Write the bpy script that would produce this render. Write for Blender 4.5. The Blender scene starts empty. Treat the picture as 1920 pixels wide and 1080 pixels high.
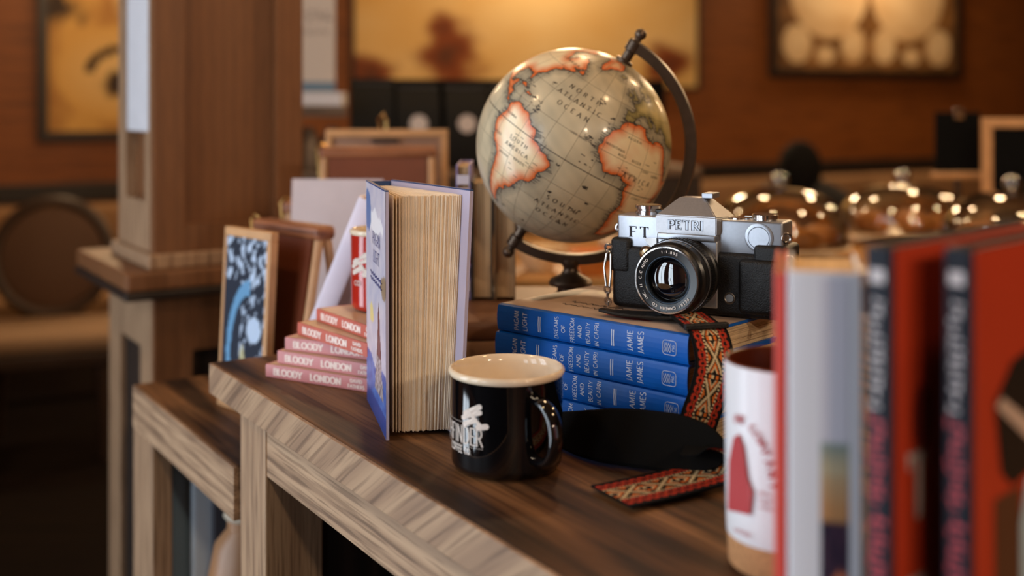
import bpy, bmesh, math, random
import numpy as np
from mathutils import Vector, Matrix, Euler
random.seed(7)
R = math.radians
scn = bpy.context.scene
COL = scn.collection
# ------------------------------------------------------------------ camera
ZT = 1.0                      # counter top height
cd = bpy.data.cameras.new('camera'); cam = bpy.data.objects.new('camera', cd); COL.objects.link(cam)
cam.location = (0, 0, ZT + .318); cam.rotation_euler = (R(90), 0, 0)
cd.sensor_width = 36; cd.lens = 39.375; cd.shift_y = -.1797
cd.clip_start = .02; cd.clip_end = 60
cd.dof.use_dof = True; cd.dof.focus_distance = 1.085; cd.dof.aperture_fstop = 2.55
scn.camera = cam
# ------------------------------------------------------------------ light
def s2l(c): return c / 12.92 if c <= .04045 else ((c + .055) / 1.055) ** 2.4
def rgb(r, g, b): return (s2l(r / 255), s2l(g / 255), s2l(b / 255), 1)
w = bpy.data.worlds.new('world'); scn.world = w; w.use_nodes = True
w.node_tree.nodes['Background'].inputs[0].default_value = (.62, .75, 1, 1)
w.node_tree.nodes['Background'].inputs[1].default_value = .5
scn.view_settings.view_transform = 'Standard'; scn.view_settings.look = 'None'
scn.view_settings.gamma = 1; scn.view_settings.use_curve_mapping = False
scn.view_settings.exposure = -.15
def area(name, loc, size, rot, power, color):
    l = bpy.data.lights.new(name, 'AREA'); l.shape = 'RECTANGLE'; l.size, l.size_y = size; l.energy = power; l.color = color
    o = bpy.data.objects.new(name, l); COL.objects.link(o); o.location = loc; o.rotation_euler = rot; return o
WINY = (-1.3, -.1, 1.05)     # centres of the three tall windows in wall_left
for wy in WINY:               # daylight coming through each window
    area('window_daylight', (-2.26, wy, 1.43), (2.62, .66), (0, R(-90), 0), 40, (.8, .9, 1))
# ------------------------------------------------------------------ materials
MATS = {}
def nt(name):
    m = bpy.data.materials.new(name); m.use_nodes = True; t = m.node_tree
    return m, t, t.nodes['Principled BSDF']
def mat(name, col, rough=.5, metal=0, spec=.5, bump=0, bscale=200, var=0, vscale=30, coat=0, emit=None, es=0):
    if name in MATS: return MATS[name]
    m, t, p = nt(name)
    p.inputs['Base Color'].default_value = col; p.inputs['Roughness'].default_value = rough
    p.inputs['Metallic'].default_value = metal; p.inputs['Specular IOR Level'].default_value = spec
    p.inputs['Coat Weight'].default_value = coat; p.inputs['Coat Roughness'].default_value = .04
    if emit: p.inputs['Emission Color'].default_value = emit; p.inputs['Emission Strength'].default_value = es
    if var or bump:
        tc = t.nodes.new('ShaderNodeTexCoord'); n = t.nodes.new('ShaderNodeTexNoise')
        n.inputs['Scale'].default_value = vscale; n.inputs['Detail'].default_value = 4
        t.links.new(tc.outputs['Object'], n.inputs['Vector'])
        if var:
            r = t.nodes.new('ShaderNodeValToRGB')
            r.color_ramp.elements[0].position = .3; r.color_ramp.elements[1].position = .7
            r.color_ramp.elements[0].color = tuple(c * (1 - var) for c in col[:3]) + (1,)
            r.color_ramp.elements[1].color = tuple(min(1, c * (1 + var)) for c in col[:3]) + (1,)
            t.links.new(n.outputs['Fac'], r.inputs['Fac']); t.links.new(r.outputs['Color'], p.inputs['Base Color'])
        if bump:
            n2 = t.nodes.new('ShaderNodeTexNoise'); n2.inputs['Scale'].default_value = bscale; n2.inputs['Detail'].default_value = 3
            t.links.new(tc.outputs['Object'], n2.inputs['Vector'])
            b = t.nodes.new('ShaderNodeBump'); b.inputs['Strength'].default_value = bump; b.inputs['Distance'].default_value = .001
            t.links.new(n2.outputs['Fac'], b.inputs['Height']); t.links.new(b.outputs['Normal'], p.inputs['Normal'])
    MATS[name] = m; return m
def wood(name, dark, mid, light, axis=0, scale=1.0, rough=.45, contrast=1.0, rot=0.0, dist=3.0, coat=0, pore=.75):
    """oak: long noise streaks along one object axis plus cathedral bands and pores"""
    if name in MATS: return MATS[name]
    m, t, p = nt(name); L = t.links.new
    tc = t.nodes.new('ShaderNodeTexCoord'); mp = t.nodes.new('ShaderNodeMapping')
    s = [22 * scale] * 3; s[axis] = 1.6 * scale
    mp.inputs['Scale'].default_value = s
    src = tc.outputs['Object']
    if rot:
        mr = t.nodes.new('ShaderNodeMapping'); mr.inputs['Rotation'].default_value = (0, rot, 0); L(src, mr.inputs['Vector']); src = mr.outputs[0]
    L(src, mp.inputs['Vector'])
    n1 = t.nodes.new('ShaderNodeTexNoise'); n1.inputs['Scale'].default_value = 1; n1.inputs['Detail'].default_value = 5; n1.inputs['Distortion'].default_value = .6
    L(mp.outputs[0], n1.inputs['Vector'])
    mp2 = t.nodes.new('ShaderNodeMapping'); s2 = [240 * scale] * 3; s2[axis] = 9 * scale
    mp2.inputs['Scale'].default_value = s2; L(src, mp2.inputs['Vector'])
    n2 = t.nodes.new('ShaderNodeTexNoise'); n2.inputs['Scale'].default_value = 1; n2.inputs['Detail'].default_value = 2; L(mp2.outputs[0], n2.inputs['Vector'])
    wv = t.nodes.new('ShaderNodeTexWave'); wv.wave_type = 'RINGS'; wv.rings_direction = 'XYZ'[axis]
    mp3 = t.nodes.new('ShaderNodeMapping'); s3 = [9 * scale] * 3; s3[axis] = .8 * scale
    mp3.inputs['Scale'].default_value = s3; mp3.inputs['Location'].default_value = (.3, .55, .4)
    L(src, mp3.inputs['Vector']); L(mp3.outputs[0], wv.inputs['Vector'])
    wv.inputs['Scale'].default_value = 1.3; wv.inputs['Distortion'].default_value = dist; wv.inputs['Detail'].default_value = 3; wv.inputs['Detail Scale'].default_value = 1.2
    a = t.nodes.new('ShaderNodeMath'); a.operation = 'MULTIPLY_ADD'; a.inputs[1].default_value = .42; L(wv.outputs['Fac'], a.inputs[0])
    b = t.nodes.new('ShaderNodeMath'); b.operation = 'MULTIPLY'; b.inputs[1].default_value = .6; L(n1.outputs['Fac'], b.inputs[0]); L(b.outputs[0], a.inputs[2])
    r = t.nodes.new('ShaderNodeValToRGB'); e = r.color_ramp.elements
    e[0].position = .5 - .28 / contrast; e[0].color = dark; e[1].position = .5 + .3 / contrast; e[1].color = light
    x = e.new(.5); x.color = mid
    L(a.outputs[0], r.inputs['Fac'])
    mx = t.nodes.new('ShaderNodeMix'); mx.data_type = 'RGBA'; mx.blend_type = 'MULTIPLY'
    r2 = t.nodes.new('ShaderNodeValToRGB'); r2.color_ramp.elements[0].position = .36; r2.color_ramp.elements[0].color = (.45, .4, .36, 1); r2.color_ramp.elements[1].position = .52
    L(n2.outputs['Fac'], r2.inputs['Fac']); mx.inputs['Factor'].default_value = pore
    L(r.outputs['Color'], mx.inputs['A']); L(r2.outputs['Color'], mx.inputs['B']); L(mx.outputs['Result'], p.inputs['Base Color'])
    bp = t.nodes.new('ShaderNodeBump'); bp.inputs['Strength'].default_value = .25; bp.inputs['Distance'].default_value = .0006
    L(n2.outputs['Fac'], bp.inputs['Height']); L(bp.outputs['Normal'], p.inputs['Normal'])
    p.inputs['Roughness'].default_value = rough; p.inputs['Coat Weight'].default_value = coat; p.inputs['Coat Roughness'].default_value = .25
    MATS[name] = m; return m
def painted(name, rough=.5, spec=.4, coat=0, bump=0, bscale=300):
    if name in MATS: return MATS[name]
    m, t, p = nt(name); a = t.nodes.new('ShaderNodeVertexColor'); a.layer_name = 'Col'
    t.links.new(a.outputs['Color'], p.inputs['Base Color']); p.inputs['Roughness'].default_value = rough
    p.inputs['Specular IOR Level'].default_value = spec; p.inputs['Coat Weight'].default_value = coat; p.inputs['Coat Roughness'].default_value = .08
    if bump:
        tc = t.nodes.new('ShaderNodeTexCoord'); n2 = t.nodes.new('ShaderNodeTexNoise'); n2.inputs['Scale'].default_value = bscale
        t.links.new(tc.outputs['Object'], n2.inputs['Vector']); b = t.nodes.new('ShaderNodeBump'); b.inputs['Strength'].default_value = bump; b.inputs['Distance'].default_value = .001
        t.links.new(n2.outputs['Fac'], b.inputs['Height']); t.links.new(b.outputs['Normal'], p.inputs['Normal'])
    MATS[name] = m; return m
def pages(name, axis, c0, c1, scale=900):
    """paper block: thin lines stacked along one axis"""
    if name in MATS: return MATS[name]
    m, t, p = nt(name); L = t.links.new
    tc = t.nodes.new('ShaderNodeTexCoord'); mp = t.nodes.new('ShaderNodeMapping'); s = [6, 6, 6]; s[axis] = scale; mp.inputs['Scale'].default_value = s
    L(tc.outputs['Object'], mp.inputs['Vector']); n = t.nodes.new('ShaderNodeTexNoise'); n.inputs['Scale'].default_value = 1; n.inputs['Detail'].default_value = 2
    L(mp.outputs[0], n.inputs['Vector']); r = t.nodes.new('ShaderNodeValToRGB'); e = r.color_ramp.elements
    e[0].position = .3; e[0].color = c0; e[1].position = .55; e[1].color = c1; L(n.outputs['Fac'], r.inputs['Fac']); L(r.outputs['Color'], p.inputs['Base Color'])
    p.inputs['Roughness'].default_value = .8; p.inputs['Specular IOR Level'].default_value = .2
    MATS[name] = m; return m
def glass(name, tint=(1, 1, 1, 1), rough=.0, boost=1.0):
    if name in MATS: return MATS[name]
    m = bpy.data.materials.new(name); m.use_nodes = True; t = m.node_tree; t.nodes.clear(); L = t.links.new
    o = t.nodes.new('ShaderNodeOutputMaterial'); mx = t.nodes.new('ShaderNodeMixShader'); tr = t.nodes.new('ShaderNodeBsdfTransparent'); g = t.nodes.new('ShaderNodeBsdfGlossy')
    f = t.nodes.new('ShaderNodeFresnel'); f.inputs['IOR'].default_value = 1.5
    k = t.nodes.new('ShaderNodeMath'); k.operation = 'MULTIPLY'; k.use_clamp = True; k.inputs[1].default_value = boost
    tr.inputs[0].default_value = tint; g.inputs['Roughness'].default_value = rough
    L(f.outputs[0], k.inputs[0]); L(k.outputs[0], mx.inputs[0]); L(tr.outputs[0], mx.inputs[1]); L(g.outputs[0], mx.inputs[2]); L(mx.outputs[0], o.inputs[0])
    MATS[name] = m; return m
# ------------------------------------------------------------------ mesh helpers
class MB:
    """collects shapes and links them as ONE mesh object"""
    def __init__(s): s.v = []; s.f = []; s.c = None
    def add(s, v, f):
        n = len(s.v); s.v += [tuple(p) for p in v]; s.f += [tuple(i + n for i in q) for q in f]; return s
    def box(s, x0, x1, y0, y1, z0, z1, bev=0, seg=2, M=None):
        bm = bmesh.new(); bmesh.ops.create_cube(bm, size=1)
        for p in bm.verts: p.co = Vector(((x0 + x1) / 2 + p.co.x * (x1 - x0), (y0 + y1) / 2 + p.co.y * (y1 - y0), (z0 + z1) / 2 + p.co.z * (z1 - z0)))
        if bev: bmesh.ops.bevel(bm, geom=bm.edges[:], offset=bev, segments=seg, profile=.5, affect='EDGES')
        if M: bm.transform(M)
        bm.verts.index_update(); s.add([p.co for p in bm.verts], [[q.index for q in f.verts] for f in bm.faces]); bm.free(); return s
    def lathe(s, prof, seg=48, M=None, cap=True):
        v = []; f = []; n = len(prof)
        for i in range(seg):
            a = 2 * math.pi * i / seg
            for r, z in prof: v.append(Vector((r * math.cos(a), r * math.sin(a), z)))
        for i in range(seg):
            j = (i + 1) % seg
            for k in range(n - 1): f.append((i * n + k, j * n + k, j * n + k + 1, i * n + k + 1))
        if cap:
            if prof[0][0] > 1e-6: f.append(tuple(i * n for i in range(seg))[::-1])
            if prof[-1][0] > 1e-6: f.append(tuple(i * n + n - 1 for i in range(seg)))
        if M: v = [M @ p for p in v]
        return s.add(v, f)
    def tube(s, path, r, seg=10, closed=False):
        path = [Vector(p) for p in path]; n = len(path); v = []; f = []; up = None
        for i, p in enumerate(path):
            a = path[(i - 1) % n] if (closed or i > 0) else p; b = path[(i + 1) % n] if (closed or i < n - 1) else p
            t = (b - a).normalized()
            if up is None: up = t.orthogonal().normalized()
            up = (up - t * up.dot(t)).normalized(); sd = t.cross(up)
            rr = r[i] if isinstance(r, (list, tuple)) else r
            for k in range(seg):
                q = 2 * math.pi * k / seg; v.append(p + up * rr * math.cos(q) + sd * rr * math.sin(q))
        for i in range(n if closed else n - 1):
            j = (i + 1) % n
            for k in range(seg): l = (k + 1) % seg; f.append((i * seg + k, i * seg + l, j * seg + l, j * seg + k))
        if not closed: f.append(tuple(range(seg))[::-1]); f.append(tuple((n - 1) * seg + k for k in range(seg)))
        return s.add(v, f)
    def prism(s, poly, h0, h1, M=None):
        n = len(poly); v = [Vector((x, y, h0)) for x, y in poly] + [Vector((x, y, h1)) for x, y in poly]
        if M: v = [M @ p for p in v]
        return s.add(v, [tuple(range(n))[::-1], tuple(range(n, 2 * n))] + [(i, (i + 1) % n, n + (i + 1) % n, n + i) for i in range(n)])
    def grid(s, nu, nv, fn):
        v = [fn(i / nu, j / nv) for j in range(nv + 1) for i in range(nu + 1)]; w_ = nu + 1
        return s.add(v, [(j * w_ + i, j * w_ + i + 1, (j + 1) * w_ + i + 1, (j + 1) * w_ + i) for j in range(nv) for i in range(nu)])
    def build(s, name, m, parent=None, smooth=False, cols=None, fix=True):
        me = bpy.data.meshes.new(name); me.from_pydata([tuple(p) for p in s.v], [], s.f)
        if fix:
            bm = bmesh.new(); bm.from_mesh(me); bmesh.ops.recalc_face_normals(bm, faces=bm.faces); bm.to_mesh(me); bm.free()
        if cols is not None:
            at = me.color_attributes.new('Col', 'FLOAT_COLOR', 'POINT'); at.data.foreach_set('color', np.asarray(cols, dtype=np.float32).ravel())
        me.materials.append(m)
        if smooth:
            me.shade_smooth(); me.set_sharp_from_angle(angle=R(smooth if smooth is not True else 40))
        o = bpy.data.objects.new(name, me); COL.objects.link(o)
        if parent: o.parent = parent
        return o
def tag(o, label, cat, group=None, kind=None):
    o['label'] = label; o['category'] = cat
    if group: o['group'] = group
    if kind: o['kind'] = kind
    return o
def thing(name, label, cat, loc=(0, 0, 0), rot=0, group=None):
    o = bpy.data.objects.new(name, None); COL.objects.link(o); o.location = loc; o.empty_display_size = .05
    o.rotation_euler = (0, 0, rot) if not isinstance(rot, (tuple, list, Euler)) else rot
    return tag(o, label, cat, group)
def struct(o): o['kind'] = 'structure'; return o
def T(x, y, z): return Matrix.Translation((x, y, z))
def AX(loc, d):   # matrix that turns local z to direction d
    return Matrix.Translation(loc) @ Vector(d).normalized().to_track_quat('Z', 'Y').to_matrix().to_4x4()
# ------------------------------------------------------------------ lettering (stroke capitals)
def arc(cx, cy, rx, ry, a0, a1, n=12): return [(cx + rx * math.cos(R(a0 + (a1 - a0) * i / n)), cy + ry * math.sin(R(a0 + (a1 - a0) * i / n))) for i in range(n + 1)]
G = {
'A': (.82, [[(.04, 0), (.41, 1)], [(.41, 1), (.78, 0)], [(.18, .36), (.64, .36)]]),
'B': (.68, [[(.1, 0), (.1, 1)], [(.1, 1), (.36, 1)] + arc(.36, .76, .22, .24, 90, -90) + [(.1, .52)], [(.1, .52), (.38, .52)] + arc(.38, .26, .26, .26, 90, -90) + [(.1, 0)]]),
'C': (.8, [arc(.45, .5, .4, .5, 48, 312, 20)]),
'D': (.8, [[(.1, 0), (.1, 1)], [(.1, 1), (.34, 1)] + arc(.34, .5, .4, .5, 90, -90, 16) + [(.1, 0)]]),
'E': (.64, [[(.1, 0), (.1, 1)], [(.1, 1), (.58, 1)], [(.1, .52), (.48, .52)], [(.1, 0), (.6, 0)]]),
'F': (.6, [[(.1, 0), (.1, 1)], [(.1, 1), (.56, 1)], [(.1, .52), (.46, .52)]]),
'G': (.84, [arc(.45, .5, .4, .5, 48, 318, 20), [(.76, .16), (.76, .45), (.55, .45)]]),
'H': (.8, [[(.1, 0), (.1, 1)], [(.7, 0), (.7, 1)], [(.1, .52), (.7, .52)]]),
'I': (.3, [[(.15, 0), (.15, 1)]]),
'J': (.45, [[(.3, 1), (.3, .18)] + arc(.16, .16, .14, .16, 0, -120, 8)]),
'L': (.6, [[(.1, 0), (.1, 1)], [(.1, 0), (.56, 0)]]),
'M': (.95, [[(.1, 0), (.14, 1)], [(.14, 1), (.47, .12)], [(.47, .12), (.8, 1)], [(.8, 1), (.85, 0)]]),
'N': (.82, [[(.1, 0), (.1, 1)], [(.1, 1), (.7, 0)], [(.7, 0), (.7, 1)]]),
'O': (.9, [arc(.45, .5, .4, .5, 0, 360, 26)]),
'P': (.64, [[(.1, 0), (.1, 1)], [(.1, 1), (.34, 1)] + arc(.34, .73, .25, .27, 90, -90) + [(.1, .46)]]),
'R': (.7, [[(.1, 0), (.1, 1)], [(.1, 1), (.34, 1)] + arc(.34, .74, .24, .26, 90, -90) + [(.1, .48)], [(.32, .48), (.66, 0)]]),
'S': (.6, [arc(.3, .75, .22, .25, 40, 270, 12) + arc(.3, .25, .24, .25, 90, -140, 12)]),
'T': (.7, [[(.35, 0), (.35, 1)], [(.04, 1), (.66, 1)]]),
'U': (.78, [[(.1, 1), (.1, .35)] + arc(.38, .32, .28, .32, 180, 360, 12) + [(.66, 1)]]),
'V': (.78, [[(.04, 1), (.39, 0)], [(.39, 0), (.74, 1)]]),
'X': (.74, [[(.06, 0), (.68, 1)], [(.06, 1), (.68, 0)]]),
'Y': (.76, [[(.04, 1), (.38, .48)], [(.72, 1), (.38, .48)], [(.38, .48), (.38, 0)]]),
'Z': (.7, [[(.06, 1), (.64, 1)], [(.64, 1), (.06, 0)], [(.06, 0), (.66, 0)]]),
'.': (.26, [[(.1, .04), (.18, .04)]]), ':': (.26, [[(.1, .1), (.18, .1)], [(.1, .6), (.18, .6)]]), ' ': (.42, []),
'1': (.4, [[(.08, .78), (.24, 1)], [(.24, 1), (.24, 0)]]), '8': (.6, [arc(.3, .75, .2, .25, 0, 360, 16), arc(.3, .26, .25, .26, 0, 360, 16)]),
'5': (.6, [[(.5, 1), (.14, 1), (.12, .56)] + arc(.28, .32, .26, .32, 110, -130, 12)]), '0': (.66, [arc(.33, .5, .27, .5, 0, 360, 20)]),
}
def lettering(text, h, fn, tv=.16, th=.08, serif=0.0, track=.08, align='c', mb=None):
    """flat letters of height h, mapped onto a surface by fn(x, y)"""
    mb = mb or MB(); adv = [G[c][0] + track for c in text]; tot = sum(adv) - track
    x0 = {'c': -tot / 2, 'l': 0, 'r': -tot}[align]
    def put(quads):
        for q in quads: mb.add([fn(px * h, (py - .5) * h) for px, py in q], [tuple(range(len(q)))])
    for c, a in zip(text, adv):
        for pl in G[c][1]:
            P = [np.array(p, float) for p in pl]; n = len(P); closed = np.allclose(P[0], P[-1]) and n > 4; L_ = []; R_ = []
            for i in range(n):
                pa = P[i - 1] if i > 0 else (P[-2] if closed else P[0]); pb = P[i + 1] if i < n - 1 else (P[1] if closed else P[-1])
                d = pb - pa; d = d / max(1e-9, np.linalg.norm(d)); wd = .5 * (th + (tv - th) * abs(d[1]) ** 1.3); nn = np.array((-d[1], d[0]))
                q = P[i] * [1, 1 - th] + [0, th / 2]; L_.append(q + nn * wd); R_.append(q - nn * wd)
            put([[(x0 + L_[i][0], L_[i][1]), (x0 + R_[i][0], R_[i][1]), (x0 + R_[i + 1][0], R_[i + 1][1]), (x0 + L_[i + 1][0], L_[i + 1][1])] for i in range(n - 1)])
            if serif and not closed:
                for e, q in ((P[0], P[1]), (P[-1], P[-2])):
                    d = e - q
                    if abs(d[1]) > abs(d[0]) * .8 and (e[1] < .02 or e[1] > .98):
                        yy = th if e[1] < .5 else 1 - th; y2 = 0 if e[1] < .5 else 1
                        put([[(x0 + e[0] - serif, y2), (x0 + e[0] + serif, y2), (x0 + e[0] + serif, yy), (x0 + e[0] - serif, yy)]])
                    elif abs(d[0]) > abs(d[1]) and (e[1] < .02 or e[1] > .98) and len(pl) == 2:
                        y2 = .24 if e[1] < .5 else .76
                        put([[(x0 + e[0] - th, e[1]), (x0 + e[0], e[1]), (x0 + e[0], y2), (x0 + e[0] - th * .6, y2)]])
        x0 += a
    return mb
def marks(fn, x0, x1, h, seed, mb=None, pitch=.8):
    """unreadable print: a row of short strokes between x0 and x1"""
    mb = mb or MB(); rn = random.Random(seed); x = x0
    while x < x1:
        w_ = h * rn.uniform(.3, .6); a, b_ = sorted((rn.uniform(-.5, -.1), rn.uniform(.15, .5)))
        mb.add([fn(x, a * h), fn(x + w_ * .45, a * h), fn(x + w_ * .45, b_ * h), fn(x, b_ * h)], [(0, 1, 2, 3)]); k = rn.uniform(-.4, .4) * h
        mb.add([fn(x, k), fn(x + w_, k), fn(x + w_, k + .15 * h), fn(x, k + .15 * h)], [(0, 1, 2, 3)]); x += w_ + h * .22 * pitch
    return mb
# ------------------------------------------------------------------ shared materials
M_page = pages('page_paper', 2, rgb(120, 92, 66), rgb(214, 186, 148), 1500)
M_ink_white = mat('white_print', rgb(226, 216, 208), .6)
M_ink_black = mat('black_print', rgb(28, 24, 24), .6)
M_brass = mat('brass_wire', rgb(190, 150, 90), .3, 1)
M_steel = mat('polished_steel', rgb(205, 200, 195), .22, 1)
M_oak_top = wood('stained_oak_top', rgb(46, 29, 17), rgb(102, 68, 40), rgb(140, 98, 62), 0, 1.0, .55, 1.35, dist=8)
MATS['stained_oak_top'].node_tree.nodes['Principled BSDF'].inputs['Specular IOR Level'].default_value = .25
M_oak_edge = wood('pale_oak_edge', rgb(130, 100, 76), rgb(162, 130, 100), rgb(178, 146, 114), 0, .8, .55, .8, rot=.6, dist=9)
M_oak_rail = wood('pale_oak_rail', rgb(122, 94, 70), rgb(164, 132, 102), rgb(182, 150, 118), 0, 1.3, .55, .85, dist=8)
M_oak_post = wood('pale_oak_post', rgb(138, 108, 82), rgb(162, 130, 100), rgb(176, 144, 112), 2, 1.2, .55, .8)
M_cab = wood('brown_oak_cabinet', rgb(104, 66, 38), rgb(118, 76, 44), rgb(126, 82, 48), 2, 1.4, .5, .6, pore=.4)
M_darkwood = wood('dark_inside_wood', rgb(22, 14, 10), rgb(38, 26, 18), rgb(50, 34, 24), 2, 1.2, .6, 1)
# ================================================================== ROOM
WA = R(27); WD = Vector((math.cos(WA), math.sin(WA), 0)); WN = Vector((math.sin(WA), -math.cos(WA), 0)); WO = Vector((-2.267, 5.6, 0))
M_wall = wood('orange_brown_panelling', rgb(128, 70, 24), rgb(138, 77, 27), rgb(146, 83, 31), 0, .35, .55, .7)
M_plain = mat('warm_plaster', rgb(120, 84, 56), .8, var=.1, vscale=3)
struct(MB().box(-4, 8, -4, 11, -.05, 0).build('floor', wood('dark_floor_boards', rgb(14, 9, 7), rgb(24, 15, 10), rgb(30, 20, 14), 0, .5, .85, 1)))
MATS['dark_floor_boards'].node_tree.nodes['Principled BSDF'].inputs['Specular IOR Level'].default_value = .08
struct(MB().box(-4, 8, -4, 11, 3.2, 3.3).build('ceiling', mat('dark_ceiling', rgb(84, 62, 46), .9)))
wb = struct(MB().box(-2.5, 10.5, 0, .12, 0, 3.2).build('wall_back', M_wall)); wb.location = WO; wb.rotation_euler = (0, 0, WA)
struct(MB().box(-4, 8, -3.12, -3.0, 0, 3.2).build('wall_front', M_plain))
struct(MB().box(6.5, 6.62, -3, 11, 0, 3.2).build('wall_right', M_plain))
lw = MB(); edges = [-3.0]
for wy in WINY: edges += [wy - .38, wy + .38]
edges.append(2.0)
for i in range(0, len(edges), 2): lw.box(-2.32, -2.2, edges[i], edges[i + 1], 0, 3.2)
for wy in WINY: lw.box(-2.32, -2.2, wy - .38, wy + .38, 0, .08); lw.box(-2.32, -2.2, wy - .38, wy + .38, 2.78, 3.2)
lw.box(-3.6, -2.2, 2.0, 2.12, 0, 3.2); lw.box(-3.6, -3.48, 2.12, 6.5, 0, 3.2)
struct(lw.build('wall_left', M_plain))
for i, wy in enumerate(WINY):
    f = MB(); fr = .04
    f.box(-2.3, -2.21, wy - .38, wy - .38 + fr, .08, 2.78); f.box(-2.3, -2.21, wy + .38 - fr, wy + .38, .08, 2.78)
    f.box(-2.3, -2.21, wy - .34, wy + .34, .08, .12); f.box(-2.3, -2.21, wy - .34, wy + .34, 2.74, 2.78)
    f.box(-2.24, -2.21, wy - .012, wy + .012, .12, 2.74); f.box(-2.24, -2.21, wy - .34, wy + .34, 1.9, 1.93)
    struct(f.build('window_%d' % (i + 1), mat('window_frame_paint', rgb(70, 56, 44), .5)))
rail = struct(MB().box(-2.4, 10.4, -.03, 0, .83, .92, .006).build('trim_1', mat('dark_rail', rgb(30, 24, 22), .5))); rail.location = WO; rail.rotation_euler = (0, 0, WA)
# long upholstered bench against the back wall
bq = thing('wall_bench', 'long tan upholstered bench running along the panelled wall', 'bench', WO + WN * .04, WA)
M_tan = mat('tan_upholstery', rgb(150, 112, 76), .8, var=.08, vscale=6)
for i in range(8):
    x0 = -2.2 + i * 1.5
    MB().box(x0, x0 + 1.49, -.14, -.0, .44, .82, .03, 3).build('back_cushion', M_tan, bq, True)
    MB().box(x0, x0 + 1.49, -.58, -.0, .34, .45, .03, 3).build('seat_cushion', M_tan, bq, True)
MB().box(-2.2, 9.8, -.55, -.01, 0, .335).build('plinth', mat('dark_plinth', rgb(40, 26, 18), .6), bq)
# pictures on the back wall
def on_wall(x, z): return WO + WD * x + Vector((0, 0, z))
def picture(name, label, x0, x1, z0, z1, fn, nu=90, nv=60, fw=.05):
    t = thing(name, label, 'picture', WO + WD * x0 + WN * .002, WA)
    W_ = x1 - x0; H_ = z1 - z0
    f = MB(); f.box(-fw, W_ + fw, -.035, 0, z0 - fw, z0, .004); f.box(-fw, W_ + fw, -.035, 0, z1, z1 + fw, .004); f.box(-fw, 0, -.035, 0, z0, z1, .004); f.box(W_, W_ + fw, -.035, 0, z0, z1, .004)
    f.build('frame', mat('black_brown_frame', rgb(34, 18, 10), .45), t)
    g = MB().grid(nu, nv, lambda a, b: (a * W_, -.012, z0 + b * H_)); cols = [fn(i / nu, j / nv) for j in range(nv + 1) for i in range(nu + 1)]
    g.build('print', painted('map_print', .6), t, cols=cols, fix=False)
def noise2(x, y, s=0):
    v = 0; a = .5
    for k in range(4):
        v += a * math.sin(x * 3.1 * 2 ** k + s + 1.7 * math.sin(y * 2.3 * 2 ** k + s * 2 + k)) * math.cos(y * 2.7 * 2 ** k - s + 1.3 * math.sin(x * 1.9 * 2 ** k + k)); a *= .55
    return v
def lerp(a, b, t): t = max(0, min(1, t)); return tuple(a[i] + (b[i] - a[i]) * t for i in range(3)) + (1,)
OCH = rgb(222, 172, 92); CRM = rgb(236, 204, 146); BRN = rgb(130, 60, 16); DKB = rgb(52, 32, 18)
def blob(a, b, cx, cy, rx, ry, n=.35, s=0): return 1 - math.hypot((a - cx) / rx, (b - cy) / ry) + n * noise2(a * 5, b * 5, s)
def fn_big(a, b):
    c = lerp(OCH, CRM, .5 + .6 * noise2(a * 2, b * 2, 3))
    for q in ((.24, .13, .11, .17, 1), (.235, .26, .05, .10, 5), (.62, .1, .16, .06, 2), (.05, .05, .08, .1, 7), (.9, .12, .1, .14, 4), (.45, .8, .2, .1, 9)):
        k = blob(a, b, *q[:4], .5, q[4]); c = lerp(c, BRN, k * 2.2); c = lerp(c, DKB, (k - .55) * 1.6)
    return c
def fn_left(a, b):
    c = lerp(OCH, BRN, .3 + .5 * noise2(a * 3, b * 3, 1)); r = math.hypot((a - .55) / .5, (b - .24) / .2)
    if r < 1: c = lerp(CRM, OCH, r)
    if .45 < r < .6 and b > .24: c = DKB
    c = lerp(c, DKB, blob(a, b, .55, .2, .22, .07, .4, 3) * 3); c = lerp(c, CRM, blob(a, b, .75, .75, .5, .35, .3, 6) * 2)
    return lerp(c, DKB, blob(a, b, .1, .5, .2, .08, .6, 8) * 2)
def fn_right(a, b):
    c = lerp(rgb(150, 104, 56), rgb(104, 70, 36), .5 + noise2(a * 6, b * 6, 2))
    P_ = rgb(238, 208, 164)
    for cx, cy, rx, ry in ((.28, .55, .21, .34), (.72, .55, .21, .34), (.11, .17, .075, .13), (.41, .17, .065, .12), (.585, .17, .065, .12), (.9, .17, .075, .13), (.26, .1, .05, .06), (.74, .1, .05, .06)):
        r = math.hypot((a - cx) / rx, (b - cy) / ry)
        if r < 1: c = lerp(P_, rgb(210, 170, 120), .6 * r + .5 * noise2(a * 5, b * 5, 4))
    return c
picture('framed_map', 'large ochre antique map with orange land masses on panelled wall', 1.54, 3.9, 1.43, 2.7, fn_big, 110, 60, .02)
picture('framed_picture', 'narrow ochre picture with dark round figures left of the oak column', -.05, .62, 1.18, 2.4, fn_left, 60, 80, .05)
picture('framed_chart', 'framed double hemisphere map with small ovals below, over the bench', 4.56, 6.28, 1.56, 2.6, fn_right, 120, 80, .06)
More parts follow.
